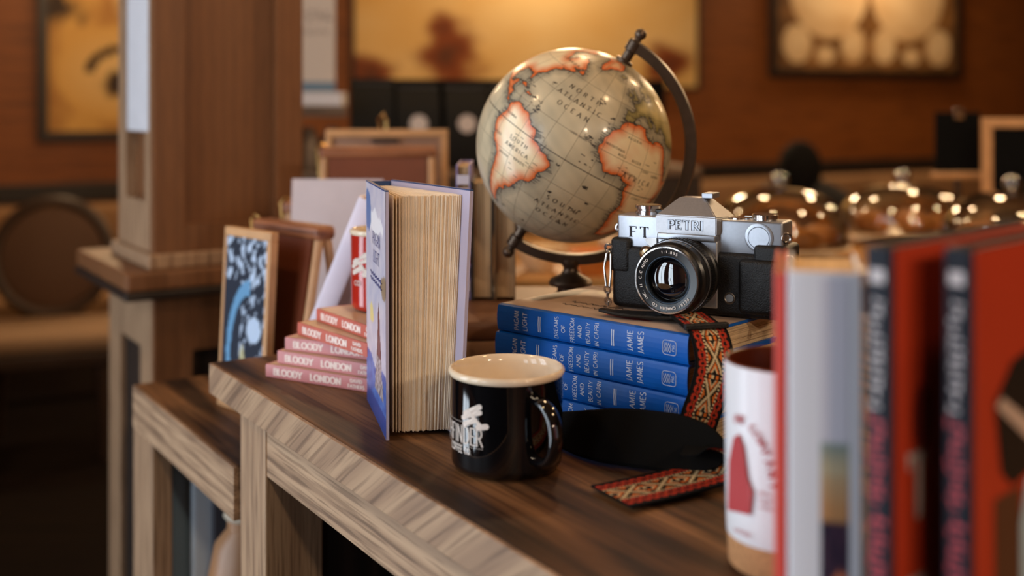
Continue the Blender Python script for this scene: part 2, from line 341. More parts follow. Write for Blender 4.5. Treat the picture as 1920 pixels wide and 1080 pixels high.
# lamps: small warm globes on cords hanging over the room
M_bulb = mat('bulb_glow', rgb(255, 214, 150), .4, emit=(1, .66, .32, 1), es=14)
M_cord = mat('black_cord', rgb(18, 16, 15), .6)
LAMPS = [(-.55, 3.3, 2.35), (.55, 3.5, 2.35), (1.5, 3.8, 2.35), (2.4, 4.2, 2.35), (.25, 2.1, 2.5), (1.25, 2.2, 2.5), (2.2, 2.5, 2.5), (-1.6, 4.3, 2.4), (3.2, 5.6, 2.4), (.9, .7, 2.6), (-.9, .9, 2.6), (1.35, -.55, 2.1), (.6, -1.3, 2.3)]
for i, (x, y, z) in enumerate(LAMPS):
    t = thing('pendant_lamp', 'small round warm pendant lamp on a black cord', 'lamp', (x, y, z), 0, 'pendant lamps under the ceiling')
    MB().lathe([(.001, -.05)] + [(.05 * math.sin(R(a)), -.05 * math.cos(R(a))) for a in range(15, 166, 15)] + [(.014, .05)], 20).build('bulb', M_bulb, t, True)
    MB().lathe([(.02, .045), (.022, .09), (.008, .1)], 16).build('holder', M_cord, t, True)
    MB().tube([(0, 0, .1), (0, 0, 3.2 - z)], .003, 6).build('cord', M_cord, t)
    l = bpy.data.lights.new('pendant_glow', 'POINT'); l.energy = 17 if y > 0 else 42; l.color = (1, .66, .36) if y > 0 else (1, .78, .56); l.shadow_soft_size = .055
    lo = bpy.data.objects.new('pendant_glow', l); COL.objects.link(lo); lo.parent = t; lo.location = (0, 0, -.115)
for x, zz, e in ((.3, 2.75, 14), (2.7, 2.85, 40), (5.4, 2.8, 30)):   # picture lights
    t = thing('picture_light', 'slim brass picture light above a framed map', 'lamp', WO + WD * x + WN * .0, WA, 'picture lights on the wall')
    MB().tube([(-.2, -.3, zz), (.2, -.3, zz)], .02, 12).build('tube', M_brass, t, True); MB().tube([(0, -.3, zz + .015), (0, -.15, zz + .06), (0, -.0, zz)], .008, 8).build('arm', M_brass, t, True)
    l = bpy.data.lights.new('picture_glow', 'AREA'); l.energy = e; l.color = (1, .7, .4); l.size = .35
    lo = bpy.data.objects.new('picture_glow', l); COL.objects.link(lo); lo.parent = t; lo.location = (0, -.3, zz - .03); lo.rotation_euler = (R(-28), 0, 0)
# ================================================================== COUNTERS
CA = R(-57.18); EX = Vector((.542, -.8404, 0)); EY = Vector((.8404, .542, 0)); C0 = Vector((-.3724, 1.3765, 0))
ct = thing('counter', 'oak counter with dark stained top and pale thick edge, holding globe and camera', 'counter', C0, CA)
MB().box(0, 2.1, .0045, .95, ZT - .037, ZT, .0015).build('top', M_oak_top, ct)
MB().box(0, 2.1, 0, .0044, ZT - .037, ZT - .0006, .0008).build('edge_band', M_oak_edge, ct)['label'] = 'pale oak front edge'
MB().box(.177, 2.0, .008, .032, ZT - .092, ZT - .0375, .001).build('apron', M_oak_rail, ct)['label'] = 'pale oak rail with strong grain'
for x0 in (.095, 1.9): MB().box(x0, x0 + .082, .006, .075, 0, ZT - .0375, .002).build('leg', M_oak_post, ct)
for x0 in (.095, 1.9): MB().box(x0, x0 + .082, .87, .94, 0, ZT - .0375, .002).build('leg', M_oak_post, ct)
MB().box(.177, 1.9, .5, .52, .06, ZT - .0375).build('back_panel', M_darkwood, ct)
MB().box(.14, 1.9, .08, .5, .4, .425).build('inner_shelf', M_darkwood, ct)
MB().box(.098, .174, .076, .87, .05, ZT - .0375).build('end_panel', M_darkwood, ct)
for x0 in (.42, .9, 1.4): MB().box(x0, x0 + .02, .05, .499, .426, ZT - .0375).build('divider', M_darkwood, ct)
lu = thing('low_shelf_unit', 'lower oak shelf unit with open front beside the counter', 'shelf unit', C0 - EX * .365, CA)
ZL = .896
MB().box(0, .455, .004, .62, ZL - .03, ZL, .0015).build('top', M_oak_top, lu)
MB().box(0, .455, 0, .02, ZL - .063, ZL - .0005, .001).build('apron', M_oak_rail, lu)
MB().box(0, .105, .001, .03, 0, ZL - .0635, .002).build('stile', M_oak_post, lu)
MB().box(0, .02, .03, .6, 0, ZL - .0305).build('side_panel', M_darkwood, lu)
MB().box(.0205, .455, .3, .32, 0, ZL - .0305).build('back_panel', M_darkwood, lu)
MB().box(.0205, .455, .02, .299, .55, .57).build('inner_shelf', M_cab, lu)
# ================================================================== BOOKS
def book(name, label, L, W, Th, loc, rot, m_cover, m_page=None, b=.0025, bulge=.003, group=None, over=.003, cat='book'):
    """spine along local x (0..L) at y=0, boards reach y=W, thickness 0..Th"""
    t = thing(name, label, cat, loc, rot, group)
    h = Th / 2; sp = [(-bulge * math.cos(R(a)) + .003, h + h * math.sin(R(a)) * .999) for a in range(70, -71, -20)]
    inn = [(-bulge * math.cos(R(a)) + .003 + b, h + (h - b) * math.sin(R(a))) for a in range(-70, 71, 20)]
    prof = [(W, Th), (.006, Th)] + sp + [(.006, 0), (W, 0), (W, b), (.008, b)] + inn + [(.008, Th - b), (W, Th - b)]
    mx = Matrix(((0, 0, 1, 0), (1, 0, 0, 0), (0, 1, 0, 0), (0, 0, 0, 1)))
    MB().prism(prof, 0, L, mx).build('cover', m_cover, t)
    n = 10; po = [(.0035, b + .0001), (W - over, b + .0001), (W - over - .0015, h), (W - over, Th - b - .0001), (.0035, Th - b - .0001)]
    MB().prism(po, over, L - over, mx).build('page_block', m_page or M_page, t)
    return t
def spine_map(Th, L, bulge=.003, e=.00025):
    """(x along spine, y up) on the bulged spine face"""
    def f(x, y):
        h = Th / 2; s_ = max(-.94, min(.94, (y - h) / h)); return (x, .003 - bulge * math.sqrt(1 - s_ * s_) - e, y)
    return f
# ---- blue hardbacks under the camera
M_blue = mat('blue_cloth_spine', rgb(2, 86, 176), .42, var=.12, vscale=25, spec=.3)
M_jacket = mat('tan_jacket', rgb(196, 172, 154), .45, var=.08, vscale=12)
BA = math.atan2(-.681, .734)
def blue_book(loc, ang, label, top=False):
    L, W, Th = .235, .158, .0275
    t = book('hardback_book', label, L, W, Th, loc, ang, M_blue, group='blue hardbacks stacked under the camera')
    f = spine_map(Th, L)
    sv = MB()
    def rotd(cx):   # words set across the spine, reading upward
        return lambda x, y: f(cx + y, Th / 2 + x)
    for s, cx, h, ln_ in (('PAGAN', .0273, .0066, .0195), ('LIGHT', .0389, .0066, .0185), ('DREAMS', .0805, .0052, .0215), ('OF', .0896, .0052, .0075), ('FREEDOM', .1010, .0056, .0235), ('AND', .1105, .0052, .012), ('BEAUTY', .1208, .0054, .0200), ('IN CAPRI', .1312, .0054, .0225), ('JAMIE', .1710, .0070, .0195), ('JAMES', .1832, .0070, .0205)):
        k = ln_ / (h * (sum(G[c][0] + .1 for c in s) - .1))
        lettering(s, h, lambda x, y, c=cx, k=k: f(c - y, Th / 2 + x * k), .13, .09, 0, .1, mb=sv)
    for cx in (.0582, .1506):
        for dx in (-.0012, .0012): sv.add([f(cx + dx - .0005, .006), f(cx + dx + .0005, .006), f(cx + dx + .0005, Th / 2), f(cx + dx - .0005, Th / 2)], [(0, 1, 2, 3)]); sv.add([f(cx + dx - .0005, Th / 2), f(cx + dx + .0005, Th / 2), f(cx + dx + .0005, Th - .006), f(cx + dx - .0005, Th - .006)], [(0, 1, 2, 3)])
    sv.build('spine_lettering', mat('silver_print', rgb(196, 206, 222), .5), t, fix=False)
    em = MB(); cx, cy = .2155, Th / 2      # rounded badge with three fish and FSG
    ring = [(cx + sx * .0045 + .003 * math.cos(R(a)), cy + sy * .0035 + .003 * math.sin(R(a))) for sx, sy, a0 in ((1, 1, 0), (-1, 1, 90), (-1, -1, 180), (1, -1, 270)) for a in range(a0, a0 + 91, 30)]
    em.tube([f(x, y) for x, y in ring], .00028, 5, True)
    for k in range(3):
        fx = cx - .0048 + k * .0026
        for sg in (-1, 1): em.tube([f(fx + sg * .0011 * math.sin(q / 8 * math.pi * 1.6), cy - .0042 + q * .00105) for q in range(9)], .00022, 4)
    lettering('FSG', .0026, lambda x, y: f(cx + .0042 - y, cy + x), .16, .14, 0, .1, mb=em)
    em.build('publisher_badge', MATS['silver_print'], t, fix=False)
    nu, nv = 70, 46
    def pc(a, b_):
        c = lerp(rgb(196, 172, 154), rgb(176, 150, 134), .5 + noise2(a * 3, b_ * 3, 2))
        if blob(a, b_, .62, .16, .12, .035, .2) > 0: c = rgb(170, 42, 34)
        if blob(a, b_, .06, .5, .05, .28, .25, 2) > 0: c = rgb(96, 84, 80)
        if blob(a, b_, .26, .82, .12, .12, .4, 4) > 0: c = rgb(222, 206, 180)
        return c
    g = MB().grid(nu, nv, lambda a, b_: (.0005 + a * (L - .001), .007 + b_ * (W - .0075), Th + .0002)); g.build('jacket_front', painted('jacket_print', .45), t, cols=[pc(i / nu, j / nv) for j in range(nv + 1) for i in range(nu + 1)], fix=False)
    if top:
        sc = MB()
        for r_, (y0, amp) in enumerate(((.062, .004), (.046, .003))):
            sc.tube([(.05 + q * .0011, y0 + amp * math.sin(q * .9) * (.5 + .5 * math.sin(q * .37)), Th + .0004) for q in range(70)], .0003, 4)
        sc.build('script_title', M_ink_black, t)
    return t
SL = Vector((-.0155, 1.16, 0))
order = ['lowest', 'third from the top', 'second from the top', 'topmost']
for i in range(4):
    j = [(-.002, .001, .3), (.003, -.001, -.5), (-.002, -.002, .6), (0, 0, 0)][i]
    blue_book(SL + Vector((j[0], j[1], ZT + .0002 + i * .0278)), BA + R(j[2]), 'blue-spined hardback in the stack under the camera, ' + order[i] + ' of four', i == 3)
ZS = ZT + 4 * .0278 + .0003
# ---- pink paperbacks
M_pink = mat('pink_cover', rgb(196, 124, 124), .45, var=.06, vscale=40); M_salmon = mat('salmon_cover', rgb(190, 92, 74), .45, var=.06, vscale=40)
M_pale = pages('pale_paper', 2, rgb(150, 128, 112), rgb(206, 190, 176), 1500)
def pink_book(loc, ang, label, m):
    L, W, Th = .152, .112, .0152
    t = book('paperback_book', label, L, W, Th, loc, ang, m, M_pale, b=.0005, bulge=.0004, over=.0006, group='pink paperbacks in the small stack')
    f = spine_map(Th, L, .0004); sv = MB()
    lettering('BLOODY', .0082, lambda x, y: f(.012 + x, Th / 2 + y), .3, .15, .13, .1, 'l', sv); lettering('LONDON', .0082, lambda x, y: f(.066 + x, Th / 2 + y), .3, .15, .13, .1, 'l', sv)
    lettering('DAVID', .0042, lambda x, y: f(.131 + x, Th / 2 + .003 + y), .28, .16, .1, .1, 'c', sv); lettering('FATHERS', .0042, lambda x, y: f(.131 + x, Th / 2 - .003 + y), .28, .16, .1, .1, 'c', sv)
    sv.build('spine_lettering', mat('cream_print', rgb(236, 214, 204), .6), t, fix=False)
    MB().box(.004, L - .004, .004, W - .003, Th, Th + .0002).build('cover_picture', mat('cover_tan', rgb(206, 172, 136), .4), t)
    return t
pa = math.atan2(-.49, .87)
for i, (x, y, da, m, lb) in enumerate(((-.288, 1.302, 0, M_pink, 'pink paperback at the very bottom of the small stack'), (-.2745, 1.302, -1.5, M_pink, 'pink paperback second from bottom of the small stack'), (-.2655, 1.302, 2, M_pink, 'pink paperback in the middle of the small stack'), (-.2535, 1.312, -21, M_salmon, 'turned salmon paperback second from top of the small stack'), (-.232, 1.315, -25, M_salmon, 'turned salmon paperback on top, under the red mug'))):
    pink_book((x, y, ZT + .0003 + i * .0156), pa + R(da), lb, m)
ZP = ZT + 5 * .0156 + .0004
# ---- hardback standing open like a fan
sb = thing('standing_book', 'thick hardback standing upright with fanned pages and blue-violet jacket', 'book', (0, 0, ZT))
A_ = Vector((-.1535, 1.204, 0)); F_ = Vector((-.1165, 1.058, 0)); B_ = Vector((-.131, 1.2125, 0)); K_ = Vector((-.0400, 1.069, 0)); HB = .235
LEAN = Vector((-.0105, 0, 0))      # foot of the rear board stands further left than its head
def slab(mb, p, q, th, h0, h1, leanp=Vector(), leanq=Vector()):
    d = (q - p).normalized(); n = Vector((d.y, -d.x, 0)) * th; v = []
    for z, k in ((h0, 1), (h1, 0)): v += [p + leanp * k + Vector((0, 0, z)), q + leanq * k + Vector((0, 0, z)), q + leanq * k + n + Vector((0, 0, z)), p + leanp * k + n + Vector((0, 0, z))]
    return mb.add(v, [(0, 1, 2, 3), (4, 5, 6, 7), (0, 1, 5, 4), (1, 2, 6, 5), (2, 3, 7, 6), (3, 0, 4, 7)])
M_navy = mat('navy_board', rgb(24, 66, 122), .4); M_lav = mat('lavender_board', rgb(190, 182, 204), .4)
for p_, q_ in ((A_, F_), (K_, B_)): slab(MB(), p_, q_, .0034, HB + .0001, HB + .0013).build('board_head_edge', M_navy, sb)
slab(MB(), A_, F_, .0028, .0003, HB, Vector((.001, 0, 0)), Vector((.0005, 0, 0))).build('front_board', M_lav, sb)
slab(MB(), K_, B_, .0028, .0003, HB, LEAN, Vector((-.002, 0, 0))).build('back_board', M_lav, sb)
slab(MB(), B_, A_, .0028, .0003, HB).build('spine', M_navy, sb)
def jc(a, b_):                      # jacket picture: lavender sky, rock, blue sea
    c = lerp(rgb(206, 198, 206), rgb(184, 180, 198), noise2(a * 4, b_ * 6, 1) + .5)
    if b_ < .235 + .02 * math.sin(a * 9): c = lerp(rgb(48, 84, 158), rgb(76, 116, 186), noise2(a * 6, b_ * 20, 2) + .5)
    if b_ < .08: c = rgb(40, 68, 138)
    pk = .52 - abs(a - .66) * 1.9
    if .13 < b_ < pk + .05 * noise2(a * 9, b_ * 9, 1) and a > .42: c = lerp(rgb(112, 52, 52), rgb(40, 30, 36), noise2(a * 30, b_ * 40, 3) + .45); c = c if b_ > .28 else lerp(rgb(196, 184, 186), rgb(70, 54, 60), noise2(a * 40, b_ * 60, 5) + .5)
    if blob(a, b_, .3, .43, .1, .05, .4, 2) > 0: c = rgb(226, 206, 132)
    if blob(a, b_, .5, .84, .35, .05, .5, 5) > 0: c = rgb(236, 232, 234)
    if blob(a, b_, .12, .88, .16, .09, .3, 7) > 0: c = rgb(88, 120, 170)
    if blob(a, b_, .92, .6, .16, .05, .3, 7) > 0: c = rgb(150, 124, 92)
    return c
def jm(a, b_):
    p = A_.lerp(F_, a); n = Vector((-.97, -.245, 0)) * .0033; return p + n + Vector((.001 * (1 - b_), 0, .0006 + b_ * (HB - .0008)))
g = MB().grid(50, 90, jm); g.build('jacket_front', painted('jacket_gloss', .3, .5), sb, cols=[jc(i / 50, j / 90) for j in range(91) for i in range(51)], fix=False)
def jm2(x, y): p = A_.lerp(F_, x / .151); return p + Vector((-.97, -.245, 0)) * .0036 + Vector((0, 0, y))
tx = MB(); lettering('PAGAN', .013, lambda x, y: jm2(.085 + x, .182 + y), .12, .07, .06, .1, mb=tx); lettering('LIGHT', .013, lambda x, y: jm2(.085 + x, .164 + y), .12, .07, .06, .1, mb=tx)
for yy in (.145, .139): tx.tube([jm2(.04 + q * .003, yy + .0016 * math.sin(q * 1.3)) for q in range(30)], .0004, 4)
tx.build('jacket_title', mat('violet_print', rgb(70, 70, 120), .5), sb, fix=False)
slab(MB(), K_ + Vector((.0026, .0012, 0)), B_ + Vector((.0026, .0016, 0)), .0007, .0004, HB - .0004, LEAN, Vector((-.002, 0, 0))).build('jacket_back', mat('lavender_jacket', rgb(190, 182, 204), .35), sb)
pg = MB(); nP = 64; S0 = A_.lerp(B_, .12) + Vector((.001, -.006, 0)); S1 = A_.lerp(B_, .9) + Vector((0, -.008, 0))
E0 = Vector((-.1085, 1.072, 0)); E1 = Vector((-.0475, 1.0815, 0))
random.seed(3)
for i in range(nP):
    a = i / (nP - 1); gap = 0 if i > 3 else (3 - i) * .0018
    st = S0.lerp(S1, a); en = E0.lerp(E1, a ** .95) + Vector((-gap, random.uniform(-.0012, .0012), 0)); lf = LEAN * (a * 1.05)
    mid = (st + en) / 2 + Vector((.004 * (1 - a) - .003, .006, 0))
    hb, ht = .0035 + random.uniform(0, .0012), HB - .0045 - random.uniform(0, .0012)
    slab(pg, mid, st, .00055, hb, ht, lf * .5, lf * .1); slab(pg, en, mid, .0007, hb, ht, lf, lf * .5)
    if i < nP - 1:       # thin filler so that the block reads as solid behind the leaf edges
        e2 = E0.lerp(E1, ((i + 1) / (nP - 1)) ** .95); k = .0005 + random.random() * .0009
        slab(pg, en.lerp(e2, .5) + Vector((0, k, 0)), (st + en) / 2 + Vector((.001, 0, 0)), .0005, hb + .001, ht - .001, lf, lf * .5)
pg.build('page_block', mat('book_leaf', rgb(242, 224, 198), .8, spec=.2, var=.06, vscale=60), sb)
# ---- low pile behind, carrying the globe and two upright books
for i, (dx, dy, da, c, lb) in enumerate(((0, 0, 2, rgb(92, 66, 46), 'wide brown book at the bottom of the pile under the globe'), (.004, .004, -1, rgb(150, 112, 78), 'wide tan book in the middle of the pile under the globe'), (-.002, .002, 1, rgb(120, 78, 48), 'wide russet book on top of the pile under the globe'))):
    book('large_book', lb, .34, .25, .0218, (-.075 + dx, 1.292 + dy, ZT + .0002 + i * .022), R(da), mat('pile_cover_%d' % i, c, .5, var=.1), group=None)
ZB = ZT + .0665
random.seed(5)
for k, (x, y, th, h, c, lb) in enumerate(((-.0715, 1.43, .018, .173, rgb(150, 140, 190), 'upright slim book with striped violet spine behind the open book'), (-.0510, 1.43, .026, .152, rgb(60, 54, 50), 'upright dark-covered book with page edges showing, beside the globe'), (-.0225, 1.43, .027, .150, rgb(132, 104, 74), 'upright tan book with page edges showing, next to the globe stem'))):
    # local z = thickness -> world x, local x = spine -> world z, fore edge towards the viewer
    t = book('upright_book', lb, h, .12, th, (x, y + .1235, ZB + .0006), (0, 0, 0), mat('upright_cover_%d' % k, c, .5), pages('upright_paper', 2, rgb(110, 84, 58), rgb(196, 164, 124), 700), b=.0018, bulge=.001)
    t.rotation_euler = Matrix(((0, 0, 1), (0, -1, 0), (1, 0, 0))).to_euler()
    if k == 0:
        for q in range(9): MB().box(.012 + q * .017, .024 + q * .017, .1195, .1212, .001, th - .001).build('edge_stripe', mat('stripe_%d' % (q % 4), [rgb(220, 210, 220), rgb(70, 90, 120), rgb(190, 50, 40), rgb(220, 190, 200)][q % 4], .5), t)
# ---- leaning lavender book and red mug
t = book('leaning_book', 'pale lavender book leaning to the right behind the pink stack',   .205, .075, .029, (-.247, 1.432, ZT + .001), 0, mat('lavender_cover', rgb(206, 198, 214), .45, var=.08, vscale=10), M_pale)
t.rotation_euler = (Matrix.Rotation(R(-14), 4, 'Z') @ Matrix.Rotation(R(23), 4, 'Y') @ Matrix(((0, 0, -1, 0), (0, 1, 0, 0), (1, 0, 0, 0), (0, 0, 0, 1)))).to_euler()
# ================================================================== MUGS
def mug(name, label, loc, Rr, H, m_out, m_in, hang, logo=None, m_logo=None, flare=.0022, Rb=None):
    t = thing(name, label, 'mug', loc, 0); Rb = Rb or Rr * .95; fr = Rr * .16
    out = [(Rb - fr - .002, 0), (Rb - fr, .0004)] + [(Rb - fr + fr * math.sin(R(a)), fr - fr * math.cos(R(a)) + .0006) for a in range(15, 91, 15)] + [(Rb + .0004, H * .5), (Rb + .0008, H - .007), (Rb + flare * .5, H - .006)]
    MB().lathe([(.0005, 0)] + out, 72, cap=False).build('body', m_out, t, 50)
    rim = [(Rb + flare * .5, H - .0061), (Rr - .0004, H - .0046), (Rr, H - .0026), (Rr - .0008, H - .0008), (Rr - .0026, H), (Rr - .0046, H - .0016), (Rb - .0035, H - .008), (Rb - .0038, H * .3), (Rb - .012, .008), (.0005, .007)]
    MB().lathe(rim, 72, cap=False).build('rim_and_inside', m_in, t, 60)['label'] = 'cream glazed rim and inside'
    d = Vector((math.sin(hang), -math.cos(hang), 0)); z0, z1 = H * .2, H * .78; ex = Rr * .62; p = []
    for i in range(25):
        a = R(-90 + 180 * i / 24); p.append(d * (Rb - .001 + ex * max(0, math.cos(a)) ** .75) + Vector((0, 0, (z0 + z1) / 2 + (z1 - z0) / 2 * math.sin(a))))
    s = Vector((-d.y, d.x, 0)); hv = MB(); n = len(p); sg = 12; v = []; f = []
    for i in range(n):
        tn = (p[min(i + 1, n - 1)] - p[max(i - 1, 0)]).normalized(); nn = tn.cross(s).normalized()
        for k in range(sg): q = 2 * math.pi * k / sg; v.append(p[i] + s * .0068 * math.cos(q) + nn * .0042 * math.sin(q))
    for i in range(n - 1):
        for k in range(sg): f.append((i * sg + k, i * sg + (k + 1) % sg, (i + 1) * sg + (k + 1) % sg, (i + 1) * sg + k))
    f += [tuple(range(sg)), tuple((n - 1) * sg + k for k in range(sg))]
    hv.add(v, f).build('handle', m_out, t, 60)
    if logo:
        def cyl(ac, zc): return lambda x, y: ((Rb + .0012) * math.sin(ac + x / Rb), -(Rb + .0012) * math.cos(ac + x / Rb), zc + y)
        L_ = logo(cyl); L_.build('logo', m_logo, t, fix=False)
    return t
M_blackg = mat('black_glaze', rgb(7, 7, 9), .06, spec=.6, coat=.5); M_cream = mat('cream_glaze', rgb(226, 206, 178), .12, spec=.5, var=.05, vscale=40)
def mitten(mb, fn, k=1):           # crossed paddles emblem
    for (x0, y0, x1, y1, w0) in ((-.010, .001, .008, .010, .0034), (-.0125, -.0035, .0085, .0045, .0030), (-.0105, -.0095, .003, -.0035, .0034), (-.006, .004, .0095, -.009, .0026), (.006, -.0105, .0150, -.0085, .0036)):
        d = Vector((x1 - x0, y1 - y0)).normalized(); n = Vector((-d.y, d.x)); pts = []
        for a in range(90, 271, 30): pts.append((x0 + (d.x * math.cos(R(a)) + n.x * math.sin(R(a))) * w0 / 1.3, y0 + (d.y * math.cos(R(a)) + n.y * math.sin(R(a))) * w0 / 1.3))
        for a in range(-90, 91, 30): pts.append((x1 + (d.x * math.cos(R(a)) + n.x * math.sin(R(a))) * w0 / 1.3, y1 + (d.y * math.cos(R(a)) + n.y * math.sin(R(a))) * w0 / 1.3))
        c = (sum(p[0] for p in pts) / len(pts), sum(p[1] for p in pts) / len(pts)); m = len(pts)
        mb.add([fn(p[0] * k, p[1] * k) for p in pts] + [fn(c[0] * k, c[1] * k)], [(i, (i + 1) % m, m) for i in range(m)])
def logo_black(cyl):
    mb = MB(); lettering('PATHFINDER', .0150, lambda x, y: cyl(R(-63), .0370)(x * .60, y), .14, .06, .08, .07, mb=mb)
    lettering('COFFEE', .0066, lambda x, y: cyl(R(-60), .0240)(x * .62, y), .2, .15, 0, .08, mb=mb); lettering('CO.', .0055, lambda x, y: cyl(R(-41.5), .0238)(x * .66, y), .2, .15, 0, .08, mb=mb)
    for yy in (.0475, .0278):
        for k in range(26): f = cyl(R(-61), yy); x = -.032 + k * .0025; mb.add([f(x, -.0002), f(x + .0013, -.0002), f(x + .0013, .0002), f(x, .0002)], [(0, 1, 2, 3)])
    mitten(mb, cyl(R(-35), .0545), .86); return mb
mug('coffee_mug', 'glossy black mug with cream rim and white coffee company print', (-.0047, .985, ZT + .0003), .0513, .0875, M_blackg, M_cream, R(31), logo_black, mat('logo_cream', rgb(214, 200, 188), .5))
def logo_red(cyl): mb = MB(); mitten(mb, cyl(R(-40), .056), 1.1); lettering('CO.', .006, cyl(R(-45), .034), .2, .14, .08, .08, mb=mb); return mb
mug('red_mug', 'red mug with cream rim and white print standing on the pink paperbacks', (-.1475, 1.312, ZP + .0004), .0425, .094, mat('red_glaze', rgb(176, 40, 28), .12, coat=.4), M_cream, R(140), logo_red, MATS['logo_cream'])
# white tumbler with cork foot
tb = thing('cork_tumbler', 'tall white tumbler with red print and cork foot beside the red book', 'tumbler', (.190, .775, ZT + .0003))
M_white = mat('white_glaze', rgb(222, 220, 222), .3)
MB().lathe([(.001, 0), (.0375, 0), (.0395, .002), (.0405, .022), (.001, .022)], 64).build('cork_foot', mat('cork', rgb(186, 134, 88), .9, var=.25, vscale=300), tb, 40)
MB().lathe([(.001, .0222), (.0408, .0222), (.0412, .03), (.0425, .139), (.0422, .1405)], 64, cap=False).build('body', M_white, tb, 40)
MB().lathe([(.0422, .1405), (.0414, .1416), (.0402, .1410), (.0395, .138), (.037, .03), (.001, .028)], 64, cap=False).build('rim_and_inside', mat('brown_glaze', rgb(120, 58, 36), .25), tb, 50)
def tcy(ac, zc): return lambda x, y: (.0434 * math.sin(ac + x / .042), -.0434 * math.cos(ac + x / .042), zc + y)
rp = MB(); f0 = tcy(R(-62), .062)
rp.add([f0(x, y) for x, y in ((-.012, -.022), (.011, -.018), (.013, -.002), (.009, .006), (.006, .026), (.002, .034), (-.004, .03), (-.01, .012))], [tuple(range(8))])
for i, c in enumerate('INE COMPANY'):
    a = R(104 - i * 9.6); ff = tcy(R(-58), .060)
    if c in G: lettering(c, .0056, lambda x, y, a=a: ff(.024 * math.cos(a) + x * math.cos(a - R(90)) - y * math.sin(a - R(90)), .046 * math.sin(a) + x * math.sin(a - R(90)) + y * math.cos(a - R(90))), .2, .1, .08, mb=rp)
for zz in (.060, .0555, .051): marks(tcy(R(-33), zz), -.004, .004, .003, int(zz * 1e4), rp)
marks(tcy(R(-58), .030), -.006, .008, .004, 6, rp)
rp.build('print', mat('red_print', rgb(170, 44, 46), .5), tb, fix=False)
